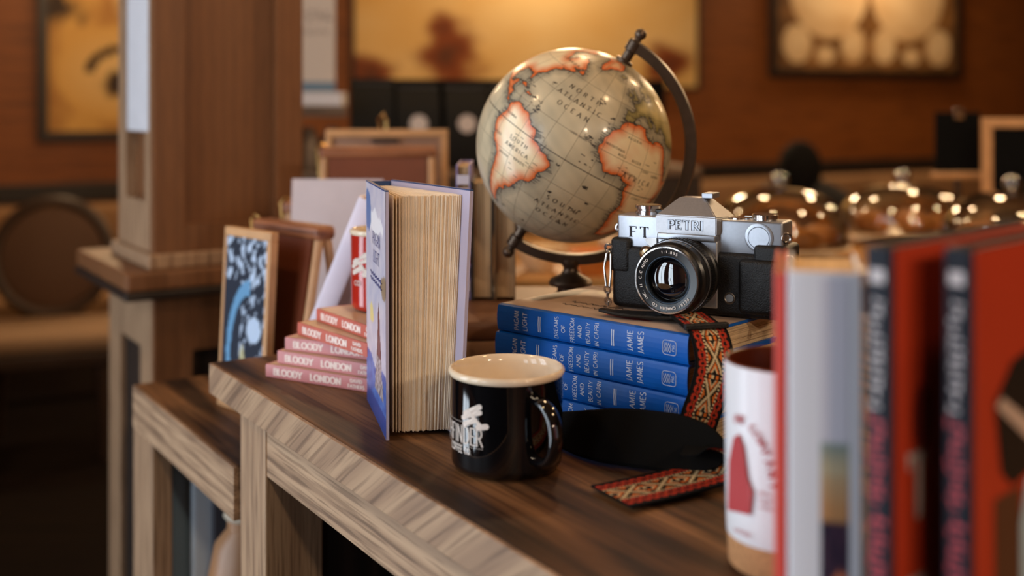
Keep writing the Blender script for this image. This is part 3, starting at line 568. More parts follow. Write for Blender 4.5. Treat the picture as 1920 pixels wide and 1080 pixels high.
# ================================================================== GLOBE
GR = .1153; GC = Vector((.0728, 1.33, ZT + .269)); pole = Vector((.504, -.156, .85)).normalized()
vdir = (Vector((0, 0, ZT + .318)) - GC).normalized(); e1 = (vdir - pole * vdir.dot(pole)).normalized(); e2 = pole.cross(e1); LON0 = -30
gb = thing('desk_globe', 'antique-style desk globe on a bronze arm, turned to the Atlantic', 'globe', (GC.x + .003, GC.y, ZB + .0008))
GB = gb.location.copy()
def sph(lon, lat, r=GR):
    a = R(lon - LON0); b_ = R(lat); return GC - GB + ((e1 * math.cos(a) + e2 * math.sin(a)) * math.cos(b_) + pole * math.sin(b_)) * r
LAND = {
 'south_america': [(-78, 9), (-75, 11), (-72, 12), (-68, 11), (-62, 10.5), (-57, 6), (-52, 5), (-50, 0), (-44, -2.5), (-40, -3), (-37, -5), (-35, -7.5), (-36, -11), (-39, -14), (-39, -18), (-41, -22), (-46, -24), (-48.5, -27), (-51, -31), (-54, -34.5), (-57, -35), (-57, -38), (-62, -39), (-64, -42), (-66, -46), (-68, -50), (-68, -54), (-73, -53), (-75, -47), (-73, -40), (-71, -30), (-70, -19), (-76, -14), (-80, -6), (-81, -3), (-79, 1), (-77, 5)],
 'africa': [(-6, 35.8), (0, 36), (10, 37.2), (11, 33.5), (19, 30.5), (23, 32.5), (32, 31), (35, 27), (37, 20), (43, 11.5), (51, 11.5), (47, 4), (41, -2), (39, -8), (40.5, -15), (35, -20), (35, -25), (32, -28), (27, -34), (19, -34.5), (17, -29), (14, -22), (12, -16), (13.5, -10), (12, -5), (9, -1), (9.5, 4), (6, 4.3), (3, 6.3), (-3, 5), (-8, 4.5), (-13, 9), (-16.5, 12.5), (-17.5, 14.7), (-16.3, 19), (-17, 21.5), (-13.5, 27.5), (-9.8, 30), (-9.5, 33)],
 'north_america': [(-83, 8.5), (-80, 9), (-83.5, 11), (-83.5, 15), (-88, 16), (-87, 21), (-90.5, 21), (-92, 18.5), (-96, 19), (-97.5, 25), (-94, 29.5), (-89, 29.5), (-84, 30), (-82.5, 27.5), (-80.5, 25.2), (-80, 28), (-81, 31), (-76, 35), (-75.5, 38), (-74, 40.5), (-70, 41.7), (-70.5, 43.5), (-66, 44.5), (-63, 44.6), (-60, 46.5), (-65, 48.5), (-59, 50), (-56, 52), (-60, 55.5), (-64.5, 60), (-70, 61), (-78, 62), (-77, 56), (-80, 51.5), (-86, 56), (-94, 59), (-94, 63), (-85, 67), (-82, 70), (-95, 72), (-120, 70), (-140, 70), (-160, 70), (-165, 60), (-150, 60), (-135, 57), (-124, 48), (-124, 40), (-117, 32), (-110, 23), (-105, 20), (-95, 16), (-90, 13.5), (-86, 11.5)],
 'greenland': [(-45, 60), (-42, 62.5), (-40, 65.5), (-32, 68), (-22, 71), (-20, 76), (-18, 80), (-35, 83), (-60, 81), (-70, 77), (-58, 75), (-54, 70), (-53, 66), (-50, 62)],
 'europe': [(-9, 37), (-6, 36), (-2, 36.8), (0, 39), (3, 42), (8, 44), (12, 42), (16, 38), (18, 40.5), (13, 45), (19, 42), (23, 37), (26, 40.5), (30, 41), (35, 37), (36, 32), (45, 30), (60, 30), (80, 30), (100, 40), (100, 72), (60, 70), (40, 67), (28, 71), (15, 68.5), (10, 63.5), (5, 61.5), (6, 58.5), (10, 59), (12, 56), (18, 60), (21, 57), (14, 54), (9, 54.5), (8, 57), (4, 52), (-1, 49.5), (-4.5, 48.4), (-1.5, 46), (-1.7, 43.5), (-9, 43)],
 'britain': [(-5.5, 50), (1, 51), (1.5, 53), (-2, 56), (-3, 58.5), (-6, 57), (-3.5, 54), (-5, 52)], 'ireland': [(-10, 52), (-6, 52.2), (-6, 54.5), (-8.5, 55), (-10, 54)],
 'iceland': [(-22.5, 64), (-18, 63.4), (-14, 65), (-16, 66.4), (-22, 66.2)], 'cuba': [(-84.5, 22), (-80, 23), (-75, 20.3), (-78, 20.6)], 'hispaniola': [(-74, 18.3), (-73, 19.9), (-69, 19), (-69, 18.3)],
 'newfoundland': [(-59, 47.7), (-53, 46.8), (-54, 49.3), (-56, 51.4)], 'antarctic': [(-64, -65), (-56, -63.3), (-60, -67), (-62, -74), (-30, -78), (0, -71), (60, -68), (120, -67), (180, -75), (-120, -74), (-75, -72)]}
def rough_poly(P, seed, it=3):
    rnd = random.Random(seed); P = [np.array(p, float) for p in P]
    for k in range(it):
        Q = []
        for i in range(len(P)):
            a, b_ = P[i], P[(i + 1) % len(P)]; d = b_ - a; l = math.hypot(*d); Q.append(a)
            if l > .9: Q.append((a + b_) / 2 + np.array((-d[1], d[0])) * rnd.uniform(-.13, .13))
        P = Q
    return P
POLY = {k: np.array(rough_poly(p, i + 1)) for i, (k, p) in enumerate(LAND.items()) if k != 'antarctic'}
nlon, nlat = 540, 300
lon = np.linspace(-150, 90, nlon + 1)[None, :].repeat(nlat + 1, 0); lat = np.linspace(-89.5, 89.5, nlat + 1)[:, None].repeat(nlon + 1, 1)
def inside(P, x, y):
    c = np.zeros(x.shape, bool); n = len(P)
    for i in range(n):
        x1, y1 = P[i]; x2, y2 = P[i - 1]
        if y1 == y2: continue
        c ^= ((y1 > y) != (y2 > y)) & (x < (x2 - x1) * (y - y1) / (y2 - y1) + x1)
    return c
def distp(P, x, y):
    d = np.full(x.shape, 99.); cl = np.cos(np.radians(y))
    for i in range(len(P)):
        ax, ay = P[i]; bx, by = P[i - 1]; dx, dy = (bx - ax) * cl, by - ay; px, py = (x - ax) * cl, y - ay
        tt = np.clip((px * dx + py * dy) / np.maximum(dx * dx + dy * dy, 1e-9), 0, 1); d = np.minimum(d, np.hypot(px - tt * dx, py - tt * dy))
    return d
nz = .5 * np.sin(lon * .13 + 2 * np.sin(lat * .11)) * np.cos(lat * .17 + lon * .05) + .3 * np.sin(lon * .41 + lat * .37) * np.cos(lat * .53)
def arr(c): return np.array(c[:3])[None, None, :]
SEA = arr(rgb(196, 180, 148)); SEAD = arr(rgb(158, 148, 124)); colr = SEA + (SEAD - SEA) * np.clip(.35 + .5 * nz, 0, 1)[..., None]
landm = np.zeros(lon.shape, bool); dall = np.full(lon.shape, 99.); 
for k, P in POLY.items():
    x0, y0 = P.min(0) - 9; x1, y1 = P.max(0) + 9; sel = (lon > x0) & (lon < x1) & (lat > y0) & (lat < y1)
    ins = np.zeros(lon.shape, bool); ins[sel] = inside(P, lon[sel], lat[sel]); d = np.full(lon.shape, 99.); d[sel] = distp(P, lon[sel], lat[sel]); dall = np.minimum(dall, np.where(ins, 99, d))
    if k in ('europe', 'britain', 'ireland', 'iceland'): edge, core = arr(rgb(130, 118, 72)), arr(rgb(206, 184, 122))
    else: edge, core = arr(rgb(214, 104, 44)), arr(rgb(236, 214, 172))  # cream print core, widened to put a highlight into the land colour
    tt = np.clip((d - 1.0) / 6.0, 0, 1)[..., None] ** .75; tt = np.clip(tt + .22 * nz[..., None] * (tt > .15), 0, 1); cc = edge + (core - edge) * tt
    colr = np.where(ins[..., None], cc, colr); landm |= ins
shade = np.clip(1 - dall / 5.5, 0, 1) * ~landm; colr = colr + (arr(rgb(110, 108, 96)) - colr) * (.7 * shade)[..., None]
hz = ((lon // 30 + lat // 30) % 2 == 0) & ~landm & (dall > 5); colr = np.where(hz[..., None], colr * 1.07, colr)
cols = np.concatenate([colr, np.ones(lon.shape + (1,))], 2).reshape(-1, 4)
gm = MB(); gm.v = [tuple(sph(a, b_)) for a, b_ in zip(lon.ravel(), lat.ravel())]; W_ = nlon + 1
gm.f = [(j * W_ + i, j * W_ + i + 1, (j + 1) * W_ + i + 1, (j + 1) * W_ + i) for j in range(nlat) for i in range(nlon)]
o = gm.build('map_ball', painted('globe_print', .33, .5, coat=.25), gb, cols=cols, fix=False); o.data.shade_smooth()
mbk = MB().grid(60, 90, lambda a, b_: sph(90 + a * 120, -89.5 + b_ * 179)); o = mbk.build('map_ball_back', mat('globe_sea', rgb(170, 164, 142), .33, var=.1, vscale=20), gb, fix=False); o.data.shade_smooth()
# printed lines on the ball: coastlines, hatching, graticule, words
ln = MB()
def strip(p, q, wd, r=GR + .00012):
    a, b_ = sph(p[0], p[1], r), sph(q[0], q[1], r); d = (b_ - a)
    if d.length < 1e-7: return
    n = (a - (GC - GB)).normalized().cross(d.normalized()) * wd / 2; ln.add([a - n, b_ - n, b_ + n, a + n], [(0, 1, 2, 3)])
rnd = random.Random(11)
for k, P in POLY.items():
    for i in range(len(P)):
        strip(P[i - 1], P[i], .00085)
        if rnd.random() < .42 and P[i][0] > -100 and P[i][0] < 45:    # names written out to sea from the coast
            m_ = (P[i] + P[i - 1]) / 2; d = P[i] - P[i - 1]; n = np.array((-d[1], d[0])); n /= max(1e-6, np.hypot(*n)); q = m_ + n * .6
            if inside(P, np.array([q[0]]), np.array([q[1]]))[0]: n = -n
            l = rnd.uniform(1.2, 4.2); dirn = np.array((math.copysign(1, n[0]), .05)) if rnd.random() < .7 else n
            strip(m_, m_ + dirn * l, .00075)
for lo_ in range(-150, 91, 15):
    for la in range(-75, 75, 3): strip((lo_, la), (lo_, la + 3), .0003, GR + .0001)
for la in range(-60, 76, 15):
    for lo_ in range(-150, 90, 3): strip((lo_, la), (lo_ + 3, la), .0009 if la == 0 else .0003, GR + .0001)
for cx, cy, n_, sp_ in ((-24, 16, 14, 4), (-28, 38.5, 8, 3), (-16, 28.3, 8, 2.5), (-17, 33, 4, 1.5), (-14, -8, 3, 1), (-6, -16, 4, 1.2), (-12, -37, 6, 1.5), (-29, -20.5, 3, 1), (-32, -4, 3, 1), (-37, -54, 5, 2), (-59, -51.7, 7, 2), (-64, 18, 10, 4), (-61, 14, 8, 2.5), (-77, 24.5, 8, 3), (-65, 32.3, 4, 1.5), (-7, 62, 4, 1), (-20, 5, 5, 4), (-10, -24, 6, 4)):
    for q in range(n_): x = cx + rnd.uniform(-sp_, sp_); y = cy + rnd.uniform(-sp_ * .6, sp_ * .6); strip((x, y), (x + rnd.uniform(.6, 3), y + rnd.uniform(-.3, .3)), rnd.uniform(.0007, .0016))
def gw(text, lo_, la, h, slope=0, tr=.5, k=1.0):
    lettering(text, h, lambda x, y: sph(lo_ + math.degrees((x * math.cos(slope) - y * math.sin(slope)) / GR) / math.cos(R(la)), la + math.degrees((y * math.cos(slope) + x * math.sin(slope)) / GR), GR + .00016), .17, .08, .07, tr, mb=ln)
for s_, lo_, la, h, tr in (('NORTH', -41, 37, .0058, .75), ('ATLANTIC', -41, 31, .0058, .6), ('OCEAN', -41, 25, .0058, .75), ('SOUTH', -17, -24, .0058, .75), ('ATLANTIC', -17, -30, .0058, .6), ('OCEAN', -17, -36, .0058, .75), ('SOUTH', -58, -6, .0046, .5), ('AMERICA', -57, -10.5, .0046, .4), ('BRAZIL', -52, -15.5, .003, .3), ('AFRICA', 15, 8, .0058, .8), ('ALGERIA', 3, 28, .003, .3), ('MAURITANIA', -8, 19.5, .0028, .2), ('MALI', -2, 17, .003, .3), ('NIGER', 9, 17, .003, .3), ('NIGERIA', 8, 9.5, .0028, .2), ('ANGOLA', 17, -12, .003, .2), ('CONGO', 22, -2, .003, .3), ('CHAD', 18, 14, .003, .3), ('SUDAN', 29, 13, .003, .3), ('CAPE VERDE', -30, 15, .0024, .2), ('PERU', -74, -9, .003, .3), ('COLOMBIA', -72, 4, .0026, .2), ('BOLIVIA', -64, -17, .0026, .2), ('CANADA', -75, 51, .004, .5), ('SPAIN', -4, 40, .0028, .2)): gw(s_, lo_, la, h, 0, tr)
for cx, cy in ((-50, 5), (-60, -5), (-48, -12), (-56, -22), (0, 12), (20, 20), (22, 4), (14, -8)):
    for q in range(3): x = cx + rnd.uniform(-4, 4); y = cy + rnd.uniform(-4, 4); strip((x, y), (x + rnd.uniform(1.5, 3.5), y), .0006)
ln.build('map_printing', mat('map_ink', rgb(52, 46, 40), .5), gb, fix=False)
# stand
M_bronze = mat('dark_bronze', rgb(92, 78, 66), .38, .85, var=.15, vscale=60); AR = .1375
def arm_pt(a, r): return GC - GB + (pole * math.cos(a) + e2 * math.sin(a)) * r
am = MB(); nA = 72; pn = pole.cross(e2).normalized(); v = []; f = []
for i in range(nA + 1):
    a = R(-3 + 186 * i / nA); wv = .0042 if i not in (0, nA) else .003
    for dr, dn in ((-.0058, -1), (.0058, -1), (.0075, 0), (.0058, 1), (-.0058, 1), (-.0066, 0)): v.append(arm_pt(a, AR + dr) + pn * dn * .0065)
for i in range(nA):
    for k in range(6): f.append((i * 6 + k, i * 6 + (k + 1) % 6, (i + 1) * 6 + (k + 1) % 6, (i + 1) * 6 + k))
f += [tuple(range(6)), tuple(nA * 6 + k for k in range(6))]
am.add(v, f).build('meridian_arm', M_bronze, gb, 50)
for sgn, nm in ((1, 'top_pivot'), (-1, 'bottom_pivot')):
    prof = [(.0005, GR - .001), (.0105, GR - .0005), (.0105, GR + .003), (.0062, GR + .0045), (.0062, GR + .014), (.0085, GR + .0155), (.0085, GR + .027), (.005, GR + .0295), (.0045, GR + .033)] + [(.0065 * math.sin(R(q)) + .0005, GR + .038 - .0065 * math.cos(R(q))) for q in range(40, 181, 20)]
    MB().lathe(prof, 24, AX(GC - GB, pole * sgn)).build(nm, M_bronze, gb, 40)
cx_ = Vector((.003, 0, 0)); low = arm_pt(R(180 - 29.5), AR)
bz = low.z - .004
st = MB().lathe([(.0005, 0), (.052, 0), (.053, .004), (.050, .009), (.030, .016), (.016, .026), (.016, .031), (.0255, .0335), (.0262, .037), (.024, .041), (.012, .047), (.0085, .052), (.0085, bz - .006), (.011, bz - .003), (.011, bz + .003), (.0005, bz + .004)], 40)
st.v = [(x + low.x, y + low.y, z) for x, y, z in st.v]; st.build('foot', M_bronze, gb, 40)
# ================================================================== FILM CAMERA
K = 1.15e-3
CT = R(-29)
fc = thing('film_camera', 'silver and black vintage film camera in a leather half case', 'camera', (.181, 1.098, ZS + .0012), CT)
M_sil = mat('satin_chrome', rgb(166, 170, 178), .34, .85, var=.04, vscale=300); M_leath = mat('black_leather', rgb(6, 6, 7), .42, spec=.4, bump=.7, bscale=900); M_blk = mat('black_enamel', rgb(9, 9, 10), .25, spec=.5)
M_chr = mat('bright_chrome', rgb(214, 212, 210), .16, 1)
def kb(mb, x0, x1, y0, y1, z0, z1, bev=0, seg=3): return mb.box(x0 * K, x1 * K, y0 * K, y1 * K, z0 * K, z1 * K, bev * K, seg)
def kl(prof, loc, d, seg=40): return MB().lathe([(r * K, z * K) for r, z in prof], seg, AX(Vector(loc) * K, d), cap=False)
kb(MB(), -78, 78, -3, 37, 0, 54, 5, 4).build('half_case', M_leath, fc, 40)['label'] = 'black leather half case'
for xa, xb, zz in ((-79, -60, 61), (50, 79, 62)): kb(MB(), xa, xb, -4, 37, 30, zz, 4).build('case_wing', M_leath, fc, 40)
kb(MB(), 38, 74, -8, 2, 4, 50, 5, 4).build('grip', M_leath, fc, 40)
kb(MB(), -74, 74, 1, 31, 52, 81, 2).build('top_plate', M_sil, fc, 40)
kb(MB(), -34, 20, -4.5, 3, 6, 63, 1.5).build('mount_plate', M_sil, fc, 40)
kb(MB(), -33, 19, -8, 8, 62.5, 68, 1).build('prism_lip', M_sil, fc, 40)
bmv = [(-34, -8, 68), (20, -8, 68), (23, 30, 68), (-37, 30, 68), (-34, -8, 83), (20, -8, 83), (25, 30, 81), (-39, 30, 81), (-18, 7, 98), (5, 7, 98), (5, 23, 98), (-18, 23, 98)]
bm = bmesh.new(); vs = [bm.verts.new(Vector(p) * K) for p in bmv]
for q in ((3, 2, 1, 0), (0, 1, 5, 4), (1, 2, 6, 5), (2, 3, 7, 6), (3, 0, 4, 7), (4, 5, 9, 8), (5, 6, 10, 9), (6, 7, 11, 10), (7, 4, 8, 11), (8, 9, 10, 11)): bm.faces.new([vs[i] for i in q])
bmesh.ops.bevel(bm, geom=bm.edges[:], offset=.7 * K, segments=2, affect='EDGES'); bm.verts.index_update()
MB().add([p.co for p in bm.verts], [[q.index for q in f_.verts] for f_ in bm.faces]).build('prism', mat('prism_chrome', rgb(176, 176, 180), .36, .8, var=.05, vscale=500), fc, 30); bm.free()
kb(MB(), 3, 13, 4, 22, 98, 102.5, .6).build('accessory_shoe', M_sil, fc)
tx = lambda cx, cz, y, k=1: (lambda x, z: ((cx + x * k) * K, y * K, (cz + z) * K))
lettering('PETRI', 8.6, tx(-7, 75.6, -8.15, 1.0), .32, .2, .16, .16).build('name_outline', M_ink_black, fc, fix=False)
lettering('PETRI', 8.0, tx(-7, 75.6, -8.3, 1.055), .2, .09, .1, .2).build('name_fill', M_sil, fc, fix=False)
lettering('FT', 9.5, tx(-53, 66.5, .75, 1.25), .17, .08, .13, .25).build('model_letters', M_ink_black, fc, fix=False)
# lens
lc = (-9, -4.5, 34)
M_barrel = mat('lens_black', rgb(13, 13, 14), .3, spec=.5)
kl([(.1, 0), (31, 0), (31, 5), (29.5, 6), (29.5, 12), (31.5, 13), (31.5, 22), (30, 23), (30, 25), (30.5, 26), (30.5, 34), (28.5, 36), (28, 42), (27.2, 43)], lc, (0, -1, 0), 72).build('lens_barrel', M_barrel, fc, 30)
kn = MB()
for i in range(90):
    a = 2 * math.pi * i / 90
    kn.box(-.35 * K, .35 * K, -.5 * K, .5 * K, 13.5 * K, 21.5 * K, 0, 1, AX(Vector(lc) * K, (0, -1, 0)) @ Matrix.Rotation(a, 4, 'Z') @ T(0, 31.7 * K, 0))
kn.build('focus_knurling', M_barrel, fc)
kl([(26.2, 42.2), (27.6, 42.2), (27.6, 43.6), (26.6, 43.8), (26.2, 43.2)], lc, (0, -1, 0), 72).build('front_ring', M_chr, fc, 30)
kl([(30.6, 23.2), (31.2, 23.2), (31.2, 24.4), (30.6, 24.4)], lc, (0, -1, 0), 72).build('scale_ring', M_sil, fc, 30)
kl([(26.3, 42.6), (20, 41.5), (18.6, 40), (17.6, 34), (14.5, 33)], lc, (0, -1, 0), 72).build('name_ring', M_blk, fc, 30)
kl([(18.4, 40.4), (19.0, 41.2), (19.6, 41.2), (19.0, 40.0)], lc, (0, -1, 0), 64).build('inner_ring', mat('blue_black_ring', rgb(34, 48, 62), .3, .5), fc, 30)
kl([(17.4, 33.6)] + [(17.4 * math.cos(R(a)), 33.6 + 5 * math.sin(R(a))) for a in range(10, 90, 10)] + [(.05, 38.6)], lc, (0, -1, 0), 48).build('front_glass', mat('coated_glass', rgb(8, 8, 14), .02, spec=1.0, coat=1), fc, True)
def ring_text(s, a0, step, h, mb, r=23.2):
    for i, c in enumerate(s):
        a = R(a0 + i * step)
        if c != ' ': lettering(c, h, lambda x, y, a=a: ((lc[0] + (r + y) * math.cos(a) + x * math.sin(a)) * K, (lc[1] - 42.85) * K, (lc[2] + (r + y) * math.sin(a) - x * math.cos(a)) * K), .2, .15, 0, mb=mb)
rt = MB(); ring_text('PETRI CAMERA CO. INC.', 322, -5.8, 2.5, rt); ring_text('C.C AUTO', 178, -5.6, 2.5, rt); ring_text('1:1.8', 100, -5, 2.3, rt); ring_text('55', 74, -6, 2.3, rt); ring_text('II', 197, -4, 2.6, rt)
rt.build('ring_lettering', M_ink_white, fc, fix=False)
tk = MB()
for i in range(26):
    a = R(-30 + i * 8.5); x_, z_ = math.sin(a), math.cos(a); M_ = AX(Vector(lc) * K, (0, -1, 0))
    tk.box(-.3 * K, .3 * K, -.1 * K, .1 * K, (26.8 if i % 3 else 26.4) * K, 30 * K, 0, 1, M_ @ Matrix.Rotation(a, 4, 'Z') @ T(0, 30.55 * K, 0))
tk.build('scale_marks', mat('grey_print', rgb(150, 146, 140), .5), fc)
kl([(.1, 0), (11.5, 0), (11.5, 3), (10, 3.4), (10, 5), (11.5, 5.4), (11.5, 8), (10.5, 8.6), (.1, 8.6)], (-50, 15, 81), (0, 0, 1)).build('rewind_knob', M_chr, fc, 30)
kl([(.1, 0), (10, 0), (10, 1.2), (11, 1.4), (11, 4.6), (10, 5.4), (.1, 5.4)], (55, 15, 81), (0, 0, 1)).build('speed_dial', M_chr, fc, 30)
kl([(.1, 0), (9, 0), (9, 1.4), (.1, 1.8)], (33, 13, 81), (0, 0, 1)).build('counter_cap', M_chr, fc, 30)
kb(MB(), 34, 60, 24, 29, 81, 83, .6).build('wind_lever', M_chr, fc)
kb(MB(), -42, -34, 10, 20, 81, 86, .8).build('rewind_release', M_blk, fc)
cv = kl([(.1, 0), (12, 0), (12, 1), (11, 1.4), (9.3, 1.4), (9.0, .9), (8.6, 1.6), (.1, 1.7)], (54, 1, 67.5), (0, -1, 0), 48); cv.build('round_cover', M_sil, fc, 25)
pv = MB(); pv.prism([(x * K, z * K) for x, z in ((-47, 62), (-35, 62.5), (-35, 58), (-38, 54.5), (-41, 55))], 0, 5 * K, Matrix(((1, 0, 0, 0), (0, 0, -1, 1 * K), (0, 1, 0, 0), (0, 0, 0, 1)))); pv.build('timer_lever', M_chr, fc)
kl([(.1, 0), (6.5, 0), (6.5, 3), (5.6, 4), (4, 3.4), (.1, 4.2)], (-44, -2.5, 49), (0, -1, 0)).build('sync_socket', mat('amber_chrome', rgb(200, 170, 130), .2, 1), fc, 30)
kl([(.1, 0), (5, 0), (5, 1), (4.2, 1.4), (3.4, .6), (.1, .6)], (30, -2.8, 16), (0, -1, 0)).build('case_stud', mat('dull_stud', rgb(120, 116, 112), .45, 1), fc, 30)
def torus(c, ax, r, tr, n=22, st=(1, 1)):
    u = Vector(ax).orthogonal().normalized(); w_ = Vector(ax).normalized().cross(u); return [Vector(c) + u * r * st[0] * math.cos(2 * math.pi * i / n) + w_ * r * st[1] * math.sin(2 * math.pi * i / n) for i in range(n)]
for sx, y_ in ((-1, 12), (1, 4)):
    lg = MB(); lg.tube(torus((sx * 76 * K, y_ * K, 68 * K), (.3 * sx, 1, 0) if sx < 0 else (.5, -1, 0), 3.6 * K, 1), 1.3 * K, 8, True); lg.build('strap_lug', M_chr, fc, True)
    ch = MB(); xx = sx * 80.5
    ch.tube([Vector(p) * K for p in ((xx, 0, 50), (xx + sx * 1.5, -4, 46), (xx + sx * 3, -6, 34), (xx + sx * 1, -6, 18), (xx - sx * 2.2, -6, 17), (xx - sx * 3.5, -6, 30), (xx - sx * 2.5, -4, 46))], 1.0 * K, 8, True)
    ch.tube(torus((xx * K, -2 * K, 51 * K), (0, 1, .3), 3.6 * K, 1), 1.2 * K, 8, True)
    for q in range(4):
        z_ = 14.5 - q * 5; ch.tube(torus(((xx - sx * q * .6) * K, (-6 - q * .8) * K, max(z_, 1.8) * K), (1, .4, 0) if q % 2 else (.3, 1, .2), 3.2 * K, 1, 16), 1.0 * K, 7, True)
    ch.build('strap_clip', M_steel, fc, True)
# ================================================================== STRAP (woven band, black backing)
def catmull(P, n=14):
    P = [Vector(p) for p in P]; out = []
    for i in range(len(P) - 1):
        a, b_, c, d = P[max(i - 1, 0)], P[i], P[i + 1], P[min(i + 2, len(P) - 1)]
        for k in range(n): t_ = k / n; out.append(.5 * (2 * b_ + (c - a) * t_ + (2 * a - 5 * b_ + 4 * c - d) * t_ ** 2 + (3 * b_ - a - 3 * c + d) * t_ ** 3))
    out.append(P[-1]); return out
def woven(u, v):       # u along in metres, v across 0..1
    BK = rgb(20, 15, 14); RD = rgb(176, 50, 28); OR = rgb(206, 104, 34); CR = rgb(206, 182, 140); GN = rgb(96, 78, 40)
    if v < .06 or v > .94: return BK
    e = min(v, 1 - v)
    if e < .27:
        p = (u / .0085) % 1; q = (e - .165) / .105; r_ = math.hypot((p - .5) * 2, q)
        if r_ < .32: return OR if r_ < .14 else BK
        return RD if abs(abs((p - .5) * 2) - abs(q)) < .42 or r_ > 1.02 else BK
    if e < .305: return CR if int(u / .0016) % 2 else BK
    p = (u / .034) % 1; y = (v - .5) / .2
    if p < .16: return [BK, OR, CR, BK, OR, BK][int((y + 1) * 2.99)] if .03 < p < .13 else BK
    x = (p - .58) / .42; k = abs(y) - abs(x)         # hourglass of two triangles
    if abs(k) < .15: return CR
    if k > 0: return OR if k > .55 else (BK if k > .3 else GN)
    r_ = abs(x) - abs(y); return BK if r_ < .3 else (OR if r_ < .5 else (CR if r_ < .68 else BK))
def strap_band(path, widths, hw, root, off=.0009, patt=True, ph=0):
    """path of centres, across-vectors; a patterned face and a black backing"""
    n = len(path); nv = 40; gv = []; cols = []; u = ph; N_ = []
    for i in range(n):
        tn = (path[min(i + 1, n - 1)] - path[max(i - 1, 0)]).normalized(); ac = widths[i]; ac = (ac - tn * ac.dot(tn)).normalized(); N_.append((ac, tn.cross(ac).normalized()))
    L_ = [0]
    for i in range(1, n): L_.append(L_[-1] + (path[i] - path[i - 1]).length)
    m = max(2, int(L_[-1] / .0008)); 
    for j in range(m + 1):
        s_ = L_[-1] * j / m; i = min(n - 2, max(0, int(np.searchsorted(L_, s_)) - 1)); t_ = (s_ - L_[i]) / max(1e-9, L_[i + 1] - L_[i])
        c = path[i].lerp(path[i + 1], t_); ac = N_[i][0].lerp(N_[i + 1][0], t_); nn = N_[i][1].lerp(N_[i + 1][1], t_)
        for k in range(nv + 1): q = k / nv; gv.append(c + ac * hw * (2 * q - 1) + nn * (off * (1 - .5 * abs(2 * q - 1) ** 6))); cols.append(woven(s_ + ph, q))
    w_ = nv + 1; f = [(j * w_ + k, j * w_ + k + 1, (j + 1) * w_ + k + 1, (j + 1) * w_ + k) for j in range(m) for k in range(nv)]
    MB().add(gv, f).build('woven_face', painted('woven_threads', .85, .2, bump=.6, bscale=1600), root, cols=cols, fix=False)
    bk = MB(); v = []; hw2 = hw * 1.05
    for i in range(n):
        for a_, b_ in ((-hw2, off * .6), (hw2, off * .6), (hw2, -off), (-hw2, -off)): v.append(path[i] + N_[i][0] * a_ + N_[i][1] * b_)
    f = [(i * 4 + k, i * 4 + (k + 1) % 4, i * 4 + 4 + (k + 1) % 4, i * 4 + 4 + k) for i in range(n - 1) for k in range(4)] + [(0, 1, 2, 3), tuple((n - 1) * 4 + k for k in range(4))]
    bk.add(v, f).build('backing', mat('black_felt', rgb(11, 11, 11), .95, spec=.15, bump=.5, bscale=700), root, 40)
sp = thing('camera_strap', 'woven red and orange camera strap with black backing hanging off the books', 'strap', (.17, .99, ZT))
SO = sp.location.copy()
def sv(P): return [Vector(p) + Vector((0, 0, ZT)) - SO for p in P]
zt = ZS - ZT
pA = catmull(sv([(.166, 1.066, zt + .0075), (.1695, 1.045, zt + .006), (.173, 1.022, zt + .0045), (.176, 1.004, zt + .002), (.1785, .9935, zt - .010), (.179, .989, zt - .026), (.174, .986, zt - .046), (.166, .984, zt - .066), (.161, .984, zt - .085), (.160, .985, .014)]))
strap_band(pA, [Vector((.96, .27, 0))] * len(pA), .0178, sp)
pL = catmull(sv([(.086, 1.0925, zt + .006), (.105, 1.082, zt + .0045), (.135, 1.072, zt + .0045), (.160, 1.062, zt + .0055), (.172, 1.040, zt + .0045)]))
def flat_band(path, ac, hw, th, name, m):
    mb = MB(); v = []; n = len(path)
    for i in range(n):
        tn = (path[min(i + 1, n - 1)] - path[max(i - 1, 0)]).normalized(); a = (ac[i] - tn * ac[i].dot(tn)).normalized(); nn = a.cross(tn).normalized(); h_ = hw[i] if isinstance(hw, list) else hw
        for x, y in ((-h_, 0), (-h_ * .9, th), (h_ * .9, th), (h_, 0), (h_ * .9, -th), (-h_ * .9, -th)): v.append(path[i] + a * x + nn * y)
    f = [(i * 6 + k, i * 6 + (k + 1) % 6, i * 6 + 6 + (k + 1) % 6, i * 6 + 6 + k) for i in range(n - 1) for k in range(6)] + [tuple(range(6)), tuple((n - 1) * 6 + k for k in range(6))]
    return mb.add(v, f).build(name, m, sp, 40)
nL = len(pL); flat_band(pL, [Vector((.3, 1, 0))] * nL, [.004 + .012 * min(1, i / nL * 1.8) for i in range(nL)], .0014, 'leather_tab', M_leath)
kp = MB().box(-.021, .021, -.003, .003, -.003, .0022, .001, 2, T(*(Vector((.1745, 1.006, ZS + .0075)) - SO)) @ Matrix.Rotation(R(14), 4, 'Z')); kp.build('keeper_loop', M_leath, sp)
